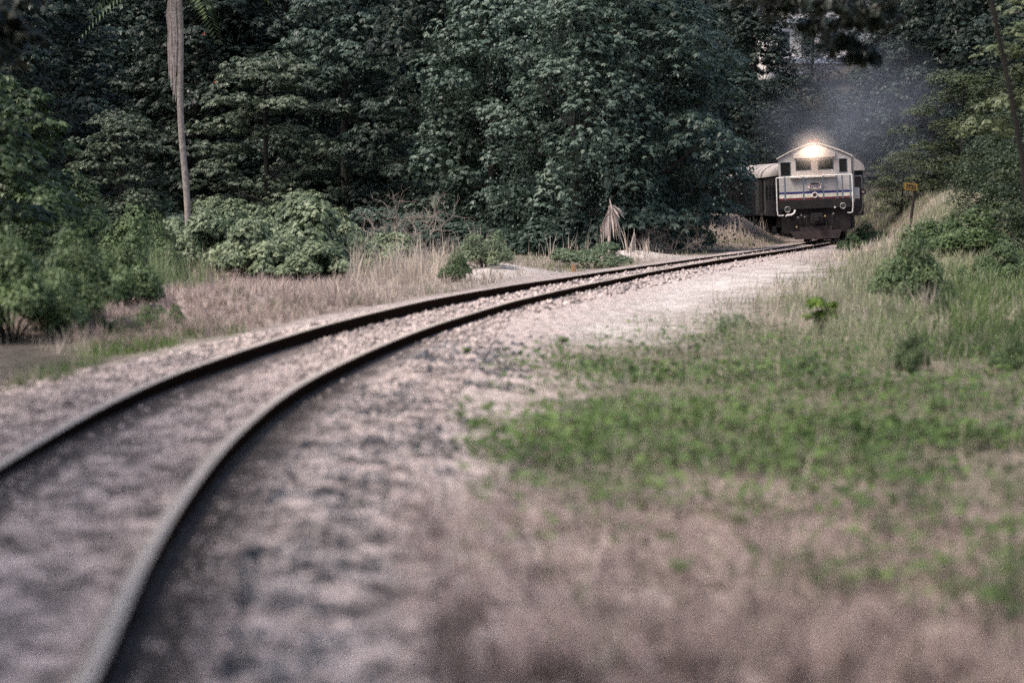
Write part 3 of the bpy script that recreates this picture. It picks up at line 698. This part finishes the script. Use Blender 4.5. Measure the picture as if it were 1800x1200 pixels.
place_g(BO, 235, 500, 120, 100, 3.7, "dark green bush behind the tall grass at the left")
GL = "leafy bushes at the left edge"
for i, (px, py, w, h, lab) in enumerate([(20, 600, 190, 150, "big dark green bush at the far left edge, nearest the camera"), (125, 575, 150, 125, "dark green bush just right of the far left one"), (215, 545, 130, 95, "green bush at the right end of the left thicket"),
   (60, 520, 190, 125, "green bush rising behind the left thicket"), (170, 500, 150, 95, "green bush behind the middle of the left thicket"), (285, 500, 70, 90, "small green bush in front of the palm foot")]):
    place_g(BO, px, py, w, h, i*1.1, lab, GL)
place_g(BS, 1290, 585, 60, 38, 3.7, "low brownish weed left of the bright lime plant")
for i in range(16):
    px = 1500+19*i; py = r.uniform(395,560); place_g(BO, px, py, r.uniform(30,62), r.uniform(16,34), i*.9, "small low green bush scattered over the grassy right bank", "small bushes over the right bank")
for i in range(9):
    px = 130+22*i; py = r.uniform(560,585); place_g(BO, px, py, r.uniform(30,60), r.uniform(14,30), i*.9, "low weed tangle among the dry brush left of the line", "low weeds at the left verge")
r = rng(61); first_ = True
for i in range(34):
    Y = r.uniform(78, 88); px = 330 + 29*i + r.uniform(-10,10); x = at(px, Y)
    if cdist(x, Y) > -3.6: continue
    if 640 < px < 760: Y = 84; x = at(px, Y)
    c = BT if first_ else copy_tree(BT); first_ = False; s_ = r.uniform(.7,1.15); c.location = (x, Y, float(H(x,Y))-.1); c.scale = (s_, s_, s_*r.uniform(.7,1.2)); c.rotation_euler = (0,0,r.uniform(0,6.28))
    tag(c, "dark teal undergrowth shrub in the tangled row at the foot of the jungle trees", "shrub", "undergrowth along the jungle edge")
# bright lime plant: upright stems with big leaves
def lime_plant():
    t = empty("lime_plant"); r = rng(5); mb = MB(); C = []; 
    for i in range(9):
        a = i*2.4; q = .10+.24*r.random(); z = .35+.5*r.random(); mb.tube([(0,0,-.05),(q*.4*math.cos(a),q*.4*math.sin(a),z*.6),(q*math.cos(a),q*math.sin(a),z)], [.012,.009,.005], 5); C.append((q*math.cos(a),q*math.sin(a),z))
    mb.build("stem", M['bark'], t); foliage("foliage", C, [.14]*9, LF['lime'], t, 6, sprays=12, per=6, L=.16, W=.08, flat=.6); return t
LP = lime_plant(); gx, gy, _ = ground([1440],[588]); LP.location = (float(gx[0]), float(gy[0]), float(H(gx[0],gy[0]))); LP.scale = (1.0,1.0,.75)
sL = 62*float(gy[0])/F/.85; LP.scale = (sL, sL, sL)
tag(LP, "bright lime green broad leaved plant between the dry grass and the meadow", "plant")
for i, (px, py, w, lab) in enumerate([(988, 605, 16, "tiny bright weed at the far left tip of the green patch"), (818, 622, 14, "tiny bright weed alone in the grey stones")]):
    c = copy_tree(LP); gx, gy, _ = ground([px],[py]); c.location = (float(gx[0]), float(gy[0]), float(H(gx[0],gy[0]))-.01); s = w*float(gy[0])/F/.85*1.3; c.scale = (s,s,s*.7); tag(c, lab, "plant", None)
# bare twiggy bush
def bare_bush():
    t = empty("bare_bush"); r = rng(9); mb = MB(); 
    def br(p, d, L, rad, lev):
        pts = [p]; q = Vector(p); dd = Vector(d)
        for k in range(5): dd = (dd + Vector(r.normal(0,.28,3))).normalized(); q = q + dd*L/5; pts.append(q.copy())
        mb.tube(pts, [rad*(1-.14*k) for k in range(6)], 5, cap=False)
        if lev < 3:
            for k in (1,2,3,4,5,5):
                if r.random() < .85: br(pts[k], (dd + Vector(r.normal(0,.75,3))).normalized(), L*.62, rad*.55, lev+1)
    for i in range(6):
        a = i*1.05+.3; br(Vector((.25*math.cos(a), .2*math.sin(a), 0)), Vector((.8*math.cos(a), .6*math.sin(a), 1)).normalized(), 1.35, .030, 0)
    mb.build("branch", M['twig'], t); return t
bb = bare_bush(); xb = at(700, 79); bb.location = (xb, 79, float(H(xb,79))); tag(bb, "leafless pale twiggy bush in the dark hollow behind the dry straw", "bush")
bc = copy_tree(bb); xb = at(1175, 80); bc.location = (xb, 80, float(H(xb,80))); bc.rotation_euler = (0,0,2); bc.scale = (.7,.7,.7); tag(bc, "small leafless bush between the dead palm frond and the train", "bush")
# dead palm frond hanging pale in front of the trees
def dead_frond():
    t = empty("dead_palm_frond"); r = rng(4)
    mb = MB(); mb.tube([(0,0,.0),(.02,0,.8),(.10,0,1.45),(.02,0,1.75)], [.05,.045,.03,.012], 7); mb.build("stalk", M['dead'], t, smooth=True)
    V = []; Fs = []
    for (ox, oz, n, Lr, sp, da) in ((.04,1.45,34,(.7,1.2),.32,0.0),(.12,1.5,14,(.35,.6),.5,.6)):
        for i in range(n):
            a = r.uniform(-math.pi, math.pi); L = r.uniform(*Lr); w = r.uniform(.02,.05); b = np.array([ox+r.normal(0,.03), r.normal(0,.03), oz+r.normal(0,.05)])
            d = np.array([math.cos(a)*sp+da, math.sin(a)*sp*.7, -1]); d /= np.linalg.norm(d); m = b+d*L*.5+np.array([math.cos(a)*.05,0,.02]); e = b+d*L; s = np.array([math.sin(a+.5),math.cos(a),.1])*w
            k = len(V); V += [b-s*.4,b+s*.4,m+s,m-s,e]; Fs += [(k,k+1,k+2,k+3),(k+3,k+2,k+4)]
    mesh("leaflets", V, Fs, M['dead'], t); return t
df = dead_frond(); xd = at(1070, 73); df.location = (xd, 73, float(H(xd,73))); df.scale = (.95,.95,.92); tag(df, "withered whitish palm frond hanging in front of the dark trees", "palm frond")
d2 = copy_tree(df); xd = at(1105, 72); d2.location = (xd, 72, float(H(xd,72))-.55); d2.scale = (.35,.35,.75); d2.rotation_euler = (0,.25,1); tag(d2, "thin slanting dead stalk just right of the large withered frond", "palm frond")

# tall palm at the left
def palm():
    t = empty("palm_tree"); mb = MB(); n = 46; Hh = 9.2
    pts = [(.10 - .30*(i/(n-1)) + .05*math.sin(i*.22), .0, Hh*i/(n-1)-.2*(i == 0)) for i in range(n)]
    mb.tube(pts, [((.100 if i > 3 else .14-.01*i))*(1+.06*(i % 2))*(1-.12*i/n) for i in range(n)], 12); mb.build("trunk", M['pale_bark'], t, smooth=True)
    r = rng(8); top = Vector(pts[-1])
    V = []; Fs = []
    for i in range(150):                      # skirt of dead strands on the left of the stem
        a = r.uniform(1.9, 4.4); R0 = r.uniform(.13,.26); z0 = r.uniform(6.6, 8.9); L = r.uniform(.8, 2.0); w = r.uniform(.012,.03)
        b = np.array([-.16+R0*math.cos(a), R0*math.sin(a)*.8, z0]); e = b+np.array([r.normal(.0,.05), r.normal(0,.05), -L]); m = (b+e)/2+np.array([r.normal(-.02,.03),0,0]); s = np.array([w,w*.3,0])
        k = len(V); V += [b-s,b+s,m+s,m-s,e-s*.3,e+s*.3]; Fs += [(k,k+1,k+2,k+3),(k+3,k+2,k+5,k+4)]
    mesh("dead_strands", V, Fs, M['dead'], t)
    for i in range(13):                       # fronds
        a = i*2.4; V = []; Fs = []; el = .9-.11*i; L = 3.2
        ax = [top + Vector((math.cos(a)*L*s*math.cos(el*(1-s)), math.sin(a)*L*s*math.cos(el*(1-s)), L*s*math.sin(el)*.9 - 1.5*s*s)) for s in np.linspace(0,1,16)]
        for j in range(1,16):
            p = ax[j]; q = (ax[j]-ax[j-1]).normalized(); sdv = q.cross(Vector((0,0,1))).normalized()
            for sg in (-1,1):
                for o_ in (0,.5):
                    pb = ax[j-1].lerp(p,o_); l = .62*math.sin(.5+2.4*j/16); e = pb + sdv*sg*l*.75 + q*l*.35 + Vector((0,0,-.35*l)); k = len(V)
                    V += [pb, pb.lerp(e,.4)+q*.03, e, pb.lerp(e,.4)-q*.03]; Fs.append((k,k+1,k+2,k+3))
        V = np.array([tuple(v) for v in V]); mesh("frond", V, np.array(Fs), LF['green'], t, tint=r.random(len(Fs)))
    return t
pm = palm(); xp = at(325, 74); pm.location = (xp, 74, float(H(xp,74))-.1); tag(pm, "tall slim palm with a pale ringed trunk and a shaggy skirt of dead strands", "palm tree")

# near trees whose branches hang into the top of the view
def near_tree(name, base, path, rad, tips, material, seed, label, group=None, L=.12):
    t = empty(name, base); b = Vector(base); mb = MB(); pts = [Vector(p)-b for p in path]
    mb.tube(pts, rad, 9); C = []; R = []
    for (p, rr, k) in tips:
        q = Vector(p)-b; a = pts[k]; mid = a.lerp(q,.5)+Vector((0,0,.25)); mb.tube([a, mid, q], [rad[k]*.5, rad[k]*.3, .012], 6, cap=False); C.append(tuple(q)); R.append(rr)
    mb.build("trunk", mat('dark_bark', (.03,.026,.024), .95, scale=6), t, smooth=True)  # trunk's shade put into a darker bark colour
    foliage("crown", C, R, LF[material], t, seed, sprays=46, per=7, L=L, W=L*.38, flat=.75, droop=.7, shell=.15)
    return tag(t, label, "tree", group)
def q_(px, py, Y): X, Z = at(px, Y, py); return (X, Y, Z)
Y0 = 24.0
path = [(5.45,Y0,float(H(5.45,Y0))-.2), q_(1812,430,Y0), q_(1796,270,Y0), q_(1770,130,Y0), q_(1738,-20,Y0), (4.4,Y0,4.6), (4.2,Y0-.5,6.2)]
tips = [(q_(px,py,Y0+dy), rr, 4) for px,py,dy,rr in [(1330,-12,0,.22),(1375,8,.5,.22),(1420,-10,0,.26),(1470,5,-.4,.30),(1510,30,0,.26),(1480,75,.2,.20),(1515,95,.5,.16),(1545,20,.3,.24),(1440,40,.6,.15),(1590,-30,0,.3),(1650,-30,0,.3),(1310,-40,.3,.25)]]
rr = rng(3)
tips += [((5.4+rr.normal(0,1.2), rr.uniform(2,Y0+1), 4.5+rr.normal(0,.6)), .85, 5) for i in range(90)]  # unseen crown clumps added towards the camera to shade the right foreground
near_tree("overhanging_tree", (5.45,Y0,0), path, [.05,.038,.030,.027,.025,.022,.018], tips, 'shade', 71, "thin dark leaning tree at the right edge, its leaves hanging over the top")
Y1 = 20.0
path = [(-6.6,Y1,float(H(-6.6,Y1))-.2), (-6.5,Y1,1.6), (-6.1,Y1,3.2), (-5.8,Y1,4.8), (-5.6,Y1,6.2)]
tips = [(q_(px,py,Y1+dy), rr_, 2) for px,py,dy,rr_ in [(-10,20,0,.26),(20,-10,.4,.24),(-30,90,0,.28),(35,50,.2,.12),(5,70,.3,.14)]]
tips += [((-4.3+rr.normal(0,1.2), rr.uniform(-5,7.5), 4.1+rr.normal(0,.7)), .9, 3) for i in range(130)]  # unseen clumps added over and behind the camera, darkening the lower left ground
near_tree("overhanging_tree", (-6.6,Y1,0), path, [.16,.13,.10,.08,.04], tips, 'shade', 72, "near tree with blurred dark leaves filling the top left corner")

# ------------------------------------------------------------------ the train
def on_track(z):
    return float(track_x(z)), z
def chord(z0, length):
    x0 = float(track_x(z0)); z1 = z0+length
    for _ in range(6):
        x1 = float(track_x(z1)); d = math.hypot(x1-x0, z1-z0); z1 += (length-d)
    x1 = float(track_x(z1)); return (x0, z0), (x1, z1), math.atan2(x1-x0, z1-z0)
def bogie(parent, y, axles, wb, rw=.46):
    mb = MB(); L = wb*(axles-1)/2
    for s in (-1,1): mb.box(s*.78-.07, s*.78+.07, y-L-.55, y+L+.55, .38, .72, .03)
    mb.box(-.7,.7,y-.2,y+.2,.45,.75,.03)
    b = mb.build("bogie", M['black'], parent)
    for k in range(axles):
        w = MB(); yy_ = y-L+k*wb
        for s in (-1,1): w.disc((s*.535-.06 if s > 0 else -.595, yy_, rw), rw, .12, 22, 'x'); w.disc((s*.50-.02, yy_, rw), rw+.025, .04, 22, 'x')
        w.disc((-.5,yy_,rw), .08, 1.0, 10, 'x'); w.build("wheelset", M['black'], b)
    return b
def text_mesh(name, s, size, material, parent, loc, rx=math.pi/2, depth=.006, off=.0, sx=1.0, rz=0):
    cu = bpy.data.curves.new(name, 'FONT'); cu.body = s; cu.size = size; cu.extrude = depth; cu.offset = off; cu.align_x = 'CENTER'; cu.align_y = 'CENTER'; cu.resolution_u = 3
    tmp = bpy.data.objects.new(name+"_t", cu); COL.objects.link(tmp); dg = bpy.context.evaluated_depsgraph_get()
    me = bpy.data.meshes.new_from_object(tmp.evaluated_get(dg)); bpy.data.objects.remove(tmp); bpy.data.curves.remove(cu)
    me.name = name; me.materials.clear(); me.materials.append(material)
    o = bpy.data.objects.new(name, me); COL.objects.link(o); o.parent = parent; o.location = loc; o.rotation_euler = (rx,0,rz); o.scale = (sx,1,1); return o

p0, p1, ang = chord(94.0, 15.2)
loco = empty("locomotive"); loco.location = (p0[0], p0[1], 0.0); loco.rotation_euler = (0, -.040, -ang)
tag(loco, "grey diesel locomotive with blue, cream and red stripes and a blazing headlight", "locomotive")
W_ = 1.40
# cab: front wall built round its window openings
fr = MB(); T = .07
fr.box(-W_, W_, 0, T, 1.52, 2.60)
for a, b in ((-1.40,-1.33),(-.93,-.74),(-.14,.12),(.72,.93),(1.25,1.40)): fr.box(a, b, 0, T, 2.60, 3.24)
for a, b in ((-.74,-.14),(.12,.72)): fr.box(a, b, 0, T, 2.60, 2.79); fr.box(a, b, 0, T, 3.19, 3.24)
fr.box(-1.33,-.93,0,T,3.14,3.24); fr.box(.93,1.25,0,T,3.20,3.24); fr.box(.93,1.25,0,T,2.60,2.66)
gable = [(-1.4,3.24),(1.4,3.24),(1.4,3.28),(.95,3.50),(.45,3.69),(.16,3.77),(-.16,3.77),(-.45,3.69),(-.95,3.50),(-1.4,3.28)]
fr.prism(gable, 0, T)
for s in (-1,1):   # side walls with a window opening each
    x0, x1 = (W_-T, W_) if s > 0 else (-W_, -W_+T)
    fr.box(x0,x1,T,2.75,1.52,2.55); fr.box(x0,x1,T,.35,2.55,3.26); fr.box(x0,x1,1.35,2.75,2.55,3.26); fr.box(x0,x1,.35,1.35,3.10,3.26)
fr.box(-1.33,1.33,2.68,2.75,1.52,3.3)
cab = fr.build("cab", M['livery'], loco)
MB().box(-1.32,1.32,T,2.68,1.45,1.52).build("floor", M['interior'], cab)
rf = MB(); ov = [(-1.47,3.25),(-.97,3.50),(-.46,3.70),(-.17,3.785),(.17,3.785),(.46,3.70),(.97,3.50),(1.47,3.25)]
rf.prism(ov + [(x*1.0, z+.05) for x, z in reversed(ov)], -.07, 2.9)
rf.build("roof", M['roof_paint'], cab)
gk = MB(); gk.prism([(-1.43,3.235),(-.96,3.478),(-.46,3.672),(-.17,3.757),(.17,3.757),(.46,3.672),(.96,3.478),(1.43,3.235),(1.43,3.26),(.97,3.50),(.46,3.694),(.17,3.779),(-.17,3.779),(-.46,3.694),(-.97,3.50),(-1.43,3.26)], -.035, -.004)
gk.build("gutter", M['post'], cab)
def window(x0,x1,z0,z1,nm="window"):
    f = MB(); t = .022
    for a,b,c,d in ((x0,x1,z0,z0+t),(x0,x1,z1-t,z1),(x0,x0+t,z0+t,z1-t),(x1-t,x1,z0+t,z1-t)): f.box(a,b,-.008,.05,c,d)
    w = f.build(nm, M['post'], cab); MB().box(x0+t,x1-t,.03,.042,z0+t,z1-t).build("pane", M['glass'], w); return w
window(-.74,-.14,2.79,3.19); window(.12,.72,2.79,3.19); window(-1.33,-.93,2.60,3.14,"side_window"); window(.93,1.25,2.66,3.20,"side_window")
for s in (-1,1):
    x = s*(W_-.02); w = MB().box(x-.012,x+.012,.35,1.35,2.55,3.10).build("side_window", M['glass'], cab)
MB().box(-.98,.80,-.13,0,2.50,2.575,.02).build("ledge", M['white_paint'], cab)
# headlight panel and headlight
hp = MB().prism([(-.80,3.27),(.80,3.27),(.80,3.43),(.42,3.64),(.15,3.73),(-.15,3.73),(-.42,3.64),(-.80,3.43)], -.16, -.004).build("headlight_panel", M['livery'], cab)
hl = MB().ring((-.03,-.18,3.50), .20, .035).build("headlight", M['steel'], loco)
lampm = mat('lamp_lens', (1,.9,.8), .3, emis=((1.0,.84,.68), 40))
L1 = MB(); L1.disc((-.03,-.20,3.50), .19, .03, 24); L1.build("lens", lampm, hl)
hr = MB().box(-.10,.04,.25,.32,3.83,3.92,.02); hr.tube([(-.16,.1,3.93),(-.16,.5,3.93)], [.05,.02], 10); hr.tube([(.10,.1,3.93),(.10,.5,3.93)], [.05,.02], 10); hr.build("horn", mat('horn_red', (.45,.10,.06), .6), cab)
# stripes, plate, marker
for nm, z0, z1, m_ in (("blue_stripe",1.885,1.975,'blue'),("cream_stripe",1.735,1.883,'cream'),("red_stripe",1.665,1.733,'red')):
    MB().box(-W_-.004, W_+.004, -.006, 2.74, z0, z1).build(nm, M[m_], cab)
pl = MB(); n = 28
prof = [(-.03+.28*math.copysign(abs(math.cos(a))**.55, math.cos(a)), 2.14+.105*math.copysign(abs(math.sin(a))**.8, math.sin(a))) for a in np.linspace(0,2*math.pi,n,endpoint=False)]
pl.prism(prof, -.035, -.004); plate = pl.build("number_plate", M['plate_red'], cab)
MB().prism([((x+.03)*.95-.03, (z-2.14)*.88+2.14) for x, z in prof], -.041, -.036).build("plate_face", M['plate_white'], plate)
text_mesh("number", "25107", .165, M['plate_red'], plate, (-.03,-.046,2.14), off=.002, sx=1.0)
MB().box(-.20,.12,-.10,-.004,2.262,2.285).build("visor", M['black'], cab)
rg = MB().ring((-.03,-.045,1.82), .095, .022).build("marker_ring", M['white_paint'], cab)
MB().disc((-.03,-.05,1.82), .085, .03, 20).build("marker_disc", mat('marker_dark', (.07,.02,.03), .4), rg)
MB().box(-.33,.27,-.018,-.004,1.99,2.46,.01).build("nose_door", M['livery'], cab)
# platform, beam and rails
MB().box(-1.38,1.38,-.52,15.1,1.34,1.52).build("frame", M['black'], loco)
MB().box(-1.40,1.40,-.56,-.50,1.30,1.66,.02).build("end_beam", M['black'], loco)
for x in (-1.14,-.43,.33,.86,1.06,1.36):
    MB().box(x-.028,x+.028,-.55,-.52,1.66,2.55).build("rail_post", M['post'], loco)
MB().tube([(-1.47,-.53,2.53),(-.40,-.53,2.55)], .022, 8).build("top_rail", M['white_paint'], loco)
MB().tube([(.30,-.53,2.56),(1.44,-.53,2.55)], .022, 8).build("top_rail", M['white_paint'], loco)
MB().tube([(-1.47,-.53,2.53),(-1.47,-.53,1.30),(-1.45,-.53,1.10),(-1.40,-.53,1.07),(-1.22,-.53,1.08)], .022, 8).build("corner_handrail", M['white_paint'], loco)
MB().tube([(1.44,-.53,2.55),(1.44,-.53,1.35),(1.41,-.53,1.12),(1.34,-.53,1.08),(1.22,-.53,1.10)], .022, 8).build("corner_handrail", M['white_paint'], loco)
MB().tube([(1.46,.9,2.50),(1.74,.9,2.50),(1.76,.9,2.45),(1.76,.9,1.30),(1.68,.9,1.08),(1.60,.9,1.05)], .02, 8).build("side_handrail", M['steel'], loco)
MB().box(1.405,1.66,.5,.95,1.62,2.06,.02).build("side_box", M['livery'], loco)
ml = MB().ring((1.80,.82,1.88), .085, .028).build("marker_lamp", M['black'], loco); MB().disc((1.80,.82,1.88), .06, .03, 16).build("lens", mat('pink_lens', (.75,.5,.48), .4), ml)
MB().tube([(1.62,.88,1.86),(1.80,.88,1.86)], .02, 6).build("lamp_bracket", M['black'], loco)
for x, z in ((-1.07,1.30),(1.06,1.36)):
    l = MB().ring((x,-.60,z), .105, .020).build("round_lamp", M['steel'], loco); MB().disc((x,-.60,z), .095, .05, 20).build("lens", mat('dark_lens', (.05,.06,.055), .2), l)
MB().tube([(-1.14,-.60,1.04),(-1.10,-.64,1.08),(-.92,-.64,1.09),(-.82,-.62,1.15),(-.77,-.60,1.27)], [.028,.034,.036,.038,.04], 10).build("brake_hose", M['white_paint'], loco)
# pilot and coupler
MB().prism([(-1.32,1.30),(1.32,1.30),(1.32,.58),(1.20,.40),(-1.22,.36),(-1.32,.50)], -.42, -.36).build("pilot", M['pilot'], loco)
sp = MB().prism([(-1.0,.44),(1.0,.46),(.86,.13),(-.82,.13)], -.62, -.57); sp.prism([(-.62,.62),(.62,.62),(.62,.44),(-.62,.44)], -.57, -.43); sp.build("snow_plate", mat('plough', (.062,.042,.044), .8, scale=4, dirt=(.022,.019,.021)), loco)
cp = MB().disc((.08,-.70,.93), .17, .30, 16); cp.box(-.18,.30,-.66,-.50,.72,1.12,.04); cp.box(-.02,.16,-.95,-.66,.82,1.02,.03); cp.build("coupler", M['black'], loco)
for (x0, z0, x1, z1) in ((-.62,1.05,-.50,.70),(-.36,1.08,-.30,.66),(.36,.98,.50,.60),(.62,1.08,.74,.66)):
    MB().tube([(x0,-.44,z0),(x0+.02,-.60,z0-.10),((x0+x1)/2,-.62,z1),(x1,-.55,z1-.02)], .024, 7).build("air_hose", M['black'], loco)
for (x, z, m_) in ((-.68,.98,'steel'),(-.42,1.0,'steel'),(.36,1.00,'brass'),(-.74,.62,'brass'),(.68,1.08,'steel'),(-.55,1.06,'steel'),(.75,1.32,'white_paint')):
    MB().disc((x,-.66,z), .035, .06, 10).build("valve_tap", M[m_], loco)
for s in (-1,1):
    st = MB()
    for k in range(3): st.box(s*1.24-.14, s*1.24+.14, -.40+.0, -.10, .45+.30*k, .48+.30*k)
    st.build("step", M['black'], loco)
# long hood behind the cab
hd = MB().prism([(-.92,1.52),(.92,1.52),(.92,3.30),(.70,3.52),(-.70,3.52),(-.92,3.30)], 2.76, 14.6).build("hood", M['livery'], loco)
MB().box(-.5,.5,6.0,8.5,3.53,3.66,.05).build("fan_housing", M['black'], hd); MB().tube([(0,5.0,3.5),(0,5.0,3.78)], .16, 14).build("exhaust_stack", M['black'], hd)
MB().box(-1.15,1.15,6.2,9.0,.45,1.32,.1).build("fuel_tank", M['black'], loco)
bogie(loco, 3.2, 3, 1.65); bogie(loco, 12.0, 3, 1.65)

def make_coach():
    t = empty("passenger_coach"); L = 18.6
    b = MB().box(-1.37,1.37,.1,L-.1,.98,3.02,.06).build("body", M['coach'], t)
    pr = [(-1.43,3.00)] + [(1.43*math.cos(a), 3.05+.72*math.sin(a)) for a in np.linspace(math.pi,0,15)] + [(1.43,3.00)]
    MB().prism(pr, 0, L).build("roof", M['coach_roof'], t, smooth=True)
    for s in (-1,1):
        for k in range(9):
            y = 2.2+k*1.75; w = MB().box(s*1.375-.012, s*1.375+.012, y, y+1.05, 1.85, 2.55,.0).build("window", M['glass'], b)
        for y in (.5, L-1.3): MB().box(s*1.372-.014, s*1.372+.014, y, y+.75, 1.05, 2.80).build("door", M['interior'], b)
    MB().box(-1.15,1.15,4.5,L-4.5,.62,.98,.04).box(-.5,.5,-.15,.12,.85,2.9,.03).build("underframe", M['black'], t)
    bogie(t, 2.8, 2, 2.0); bogie(t, L-2.8, 2, 2.0); return t
coach = make_coach(); z = p1[1]+.65
labs = ["dark passenger coach with a pale curved roof coupled right behind the locomotive", "second dark coach, mostly hidden by the trees at the left of the train"]
for i in range(2):
    q0, q1, an = chord(z, 18.6); c = coach if i == 0 else copy_tree(coach)
    c.location = (q0[0], q0[1], 0); c.rotation_euler = (0, -.03, -an); tag(c, labs[i], "railway coach", "passenger coaches"); z = q1[1]+.75

# ------------------------------------------------------------------ sign, marker post, building
Ys = 88.0; X1, Z1 = at(1609.5, Ys, 321); X0, Z0 = at(1599, Ys, 393)
sg = empty("distance_sign", (X0, Ys, Z0)); 
MB().tube([(0,0,-.5),(X1-X0-.12,0,Z1-Z0-1.0),(X1-X0+.02,0,Z1-Z0+.04)], .055, 8).build("post", M['bark'], sg)
bx_ = X1-X0-.19; bz = Z1-Z0-.15
bd = MB().box(-.235,.235,-.02,.0,-.125,.125).build("board", M['sign_yellow'], sg); bd.location = (bx_,-.07,bz); bd.rotation_euler = (0,.10,0)
text_mesh("number", "7720", .21, M['ink'], bd, (0,-.025,-.01), off=.006, sx=.88)
tag(sg, "small yellow number board on a leaning dark post in the grass right of the train", "sign")
gx = at(1008, 56); mk = MB().box(-.045,.045,-.03,.03,-.1,.17,.01).build("marker_post", M['orange']); mk.location = (gx, 56, float(H(gx,56))); tag(mk, "short orange marker post in the grass left of the track", "post")
bl = empty("building"); Yb = 190; XL, XRr = at(1345, Yb), at(1640, Yb); bl.location = ((XL+XRr)/2, Yb, 8.0); hw = (XRr-XL)/2
MB().box(-hw,hw,0,8,-8,16).build("wall", M['wall'], bl)
for k in range(4): MB().box(-hw-.2,hw+.2,-.5,-.003,4.7+3.1*k,5.1+3.1*k).build("ledge", M['ledge'], bl)
for k in range(3):
    for i in range(7):
        x = -hw+.9+i*1.8; MB().box(x,x+.9,-.04,-.003,5.7+3.1*k,7.2+3.1*k).build("window", M['win'], bl)
tag(bl, "pale concrete building glimpsed through the leaves at the top, with ledges between its storeys", "building")
# red blossoms
for px, py, Y, lab in ((380,72,91,"small red blossom, the upper of the two right of the palm"),(400,154,87,"small red blossom, the lower of the two right of the palm")):
    X, Z = at(px, Y, py); f = MB()
    for k in range(5): a = k*1.257; f.add([(0,0,0),(.07*math.cos(a-.3),-.02,.07*math.sin(a-.3)),(.11*math.cos(a),-.04,.11*math.sin(a)),(.07*math.cos(a+.3),-.02,.07*math.sin(a+.3))],[(0,1,2,3)])
    o = f.build("red_blossom", M['flower']); o.location = (X, Y-3.6, Z); o.scale = (.5,.5,.5); tag(o, lab, "flower")

# ------------------------------------------------------------------ exhaust smoke and added headlight bloom
def vol(name, color, dens, noise=None, aniso=0.0, blob=None):
    m = bpy.data.materials.new(name); m.use_nodes = True; N = m.node_tree.nodes; L = m.node_tree.links
    N.remove(N["Principled BSDF"]); v = N.new("ShaderNodeVolumePrincipled"); v.inputs["Color"].default_value = (*color,1); v.inputs["Density"].default_value = dens; v.inputs["Anisotropy"].default_value = aniso
    L.new(v.outputs[0], N["Material Output"].inputs["Volume"])
    if noise:
        tc = N.new("ShaderNodeTexCoord"); nz = N.new("ShaderNodeTexNoise"); nz.inputs["Scale"].default_value = noise; nz.inputs["Detail"].default_value = 3; L.new(tc.outputs["Object"], nz.inputs["Vector"])
        ln = N.new("ShaderNodeVectorMath"); ln.operation = 'LENGTH'; L.new(tc.outputs["Object"], ln.inputs[0])
        fo = N.new("ShaderNodeMapRange"); fo.inputs["From Min"].default_value = 1.0; fo.inputs["From Max"].default_value = .1; L.new(ln.outputs["Value"], fo.inputs["Value"])
        mr = N.new("ShaderNodeMapRange"); mr.inputs["From Min"].default_value = .40; mr.inputs["From Max"].default_value = .75; mr.inputs["To Max"].default_value = dens; L.new(nz.outputs["Fac"], mr.inputs["Value"])
        mm = N.new("ShaderNodeMath"); mm.operation = 'MULTIPLY'; L.new(fo.outputs[0], mm.inputs[0]); L.new(mr.outputs[0], mm.inputs[1]); L.new(mm.outputs[0], v.inputs["Density"])
    return m
def ball(name, material, loc, scale, n=24):
    V = [(0,0,1)] ; Fs = []
    for i in range(1,n//2):
        for k in range(n): a = math.pi*i/(n//2); b = 2*math.pi*k/n; V.append((math.sin(a)*math.cos(b), math.sin(a)*math.sin(b), math.cos(a)))
    V.append((0,0,-1)); R_ = n//2-1
    for k in range(n): Fs.append((0,1+k,1+(k+1)%n)); Fs.append((len(V)-1, 1+(R_-1)*n+(k+1)%n, 1+(R_-1)*n+k))
    for i in range(R_-1):
        for k in range(n): Fs.append((1+i*n+k, 1+(i+1)*n+k, 1+(i+1)*n+(k+1)%n, 1+i*n+(k+1)%n))
    o = mesh(name, V, Fs, material); o.location = loc; o.scale = scale; return o
sx, sz_ = at(1490, 118, 215)
tag(ball("smoke", vol("smoke", (.42,.46,.58), .085, 1.4), (sx, 117, sz_+.1), (4.9, 14, 4.6)), "blue grey exhaust smoke drifting behind the locomotive", kind="stuff")

hw_ = loco.matrix_basis @ Vector((-.03,-.32,3.50))
pd = bpy.data.lights.new("headlight_lamp", 'POINT'); pd.energy = 24; pd.color = (1.0,.66,.42); pd.shadow_soft_size = .12
po = bpy.data.objects.new("headlight_lamp", pd); COL.objects.link(po); po.location = hw_
mm_ = vol("headlight_bloom", (.95,.9,.88), .06); N = mm_.node_tree.nodes; L = mm_.node_tree.links; v = N["Principled Volume"]  # added scattering ball, imitates lens bloom round the lamp
tc = N.new("ShaderNodeTexCoord"); ln = N.new("ShaderNodeVectorMath"); ln.operation = 'LENGTH'; L.new(tc.outputs["Object"], ln.inputs[0])
fo = N.new("ShaderNodeMapRange"); fo.interpolation_type = 'SMOOTHERSTEP'; fo.inputs["From Min"].default_value = 1.0; fo.inputs["From Max"].default_value = .0; fo.inputs["To Max"].default_value = .60; L.new(ln.outputs["Value"], fo.inputs["Value"]); L.new(fo.outputs[0], v.inputs["Density"])
tag(ball("headlight_bloom", mm_, (hw_.x, hw_.y-.1, hw_.z+.1), (1.3,1.0,1.1)), "added volume that makes the bloom round the headlight", kind="stuff")
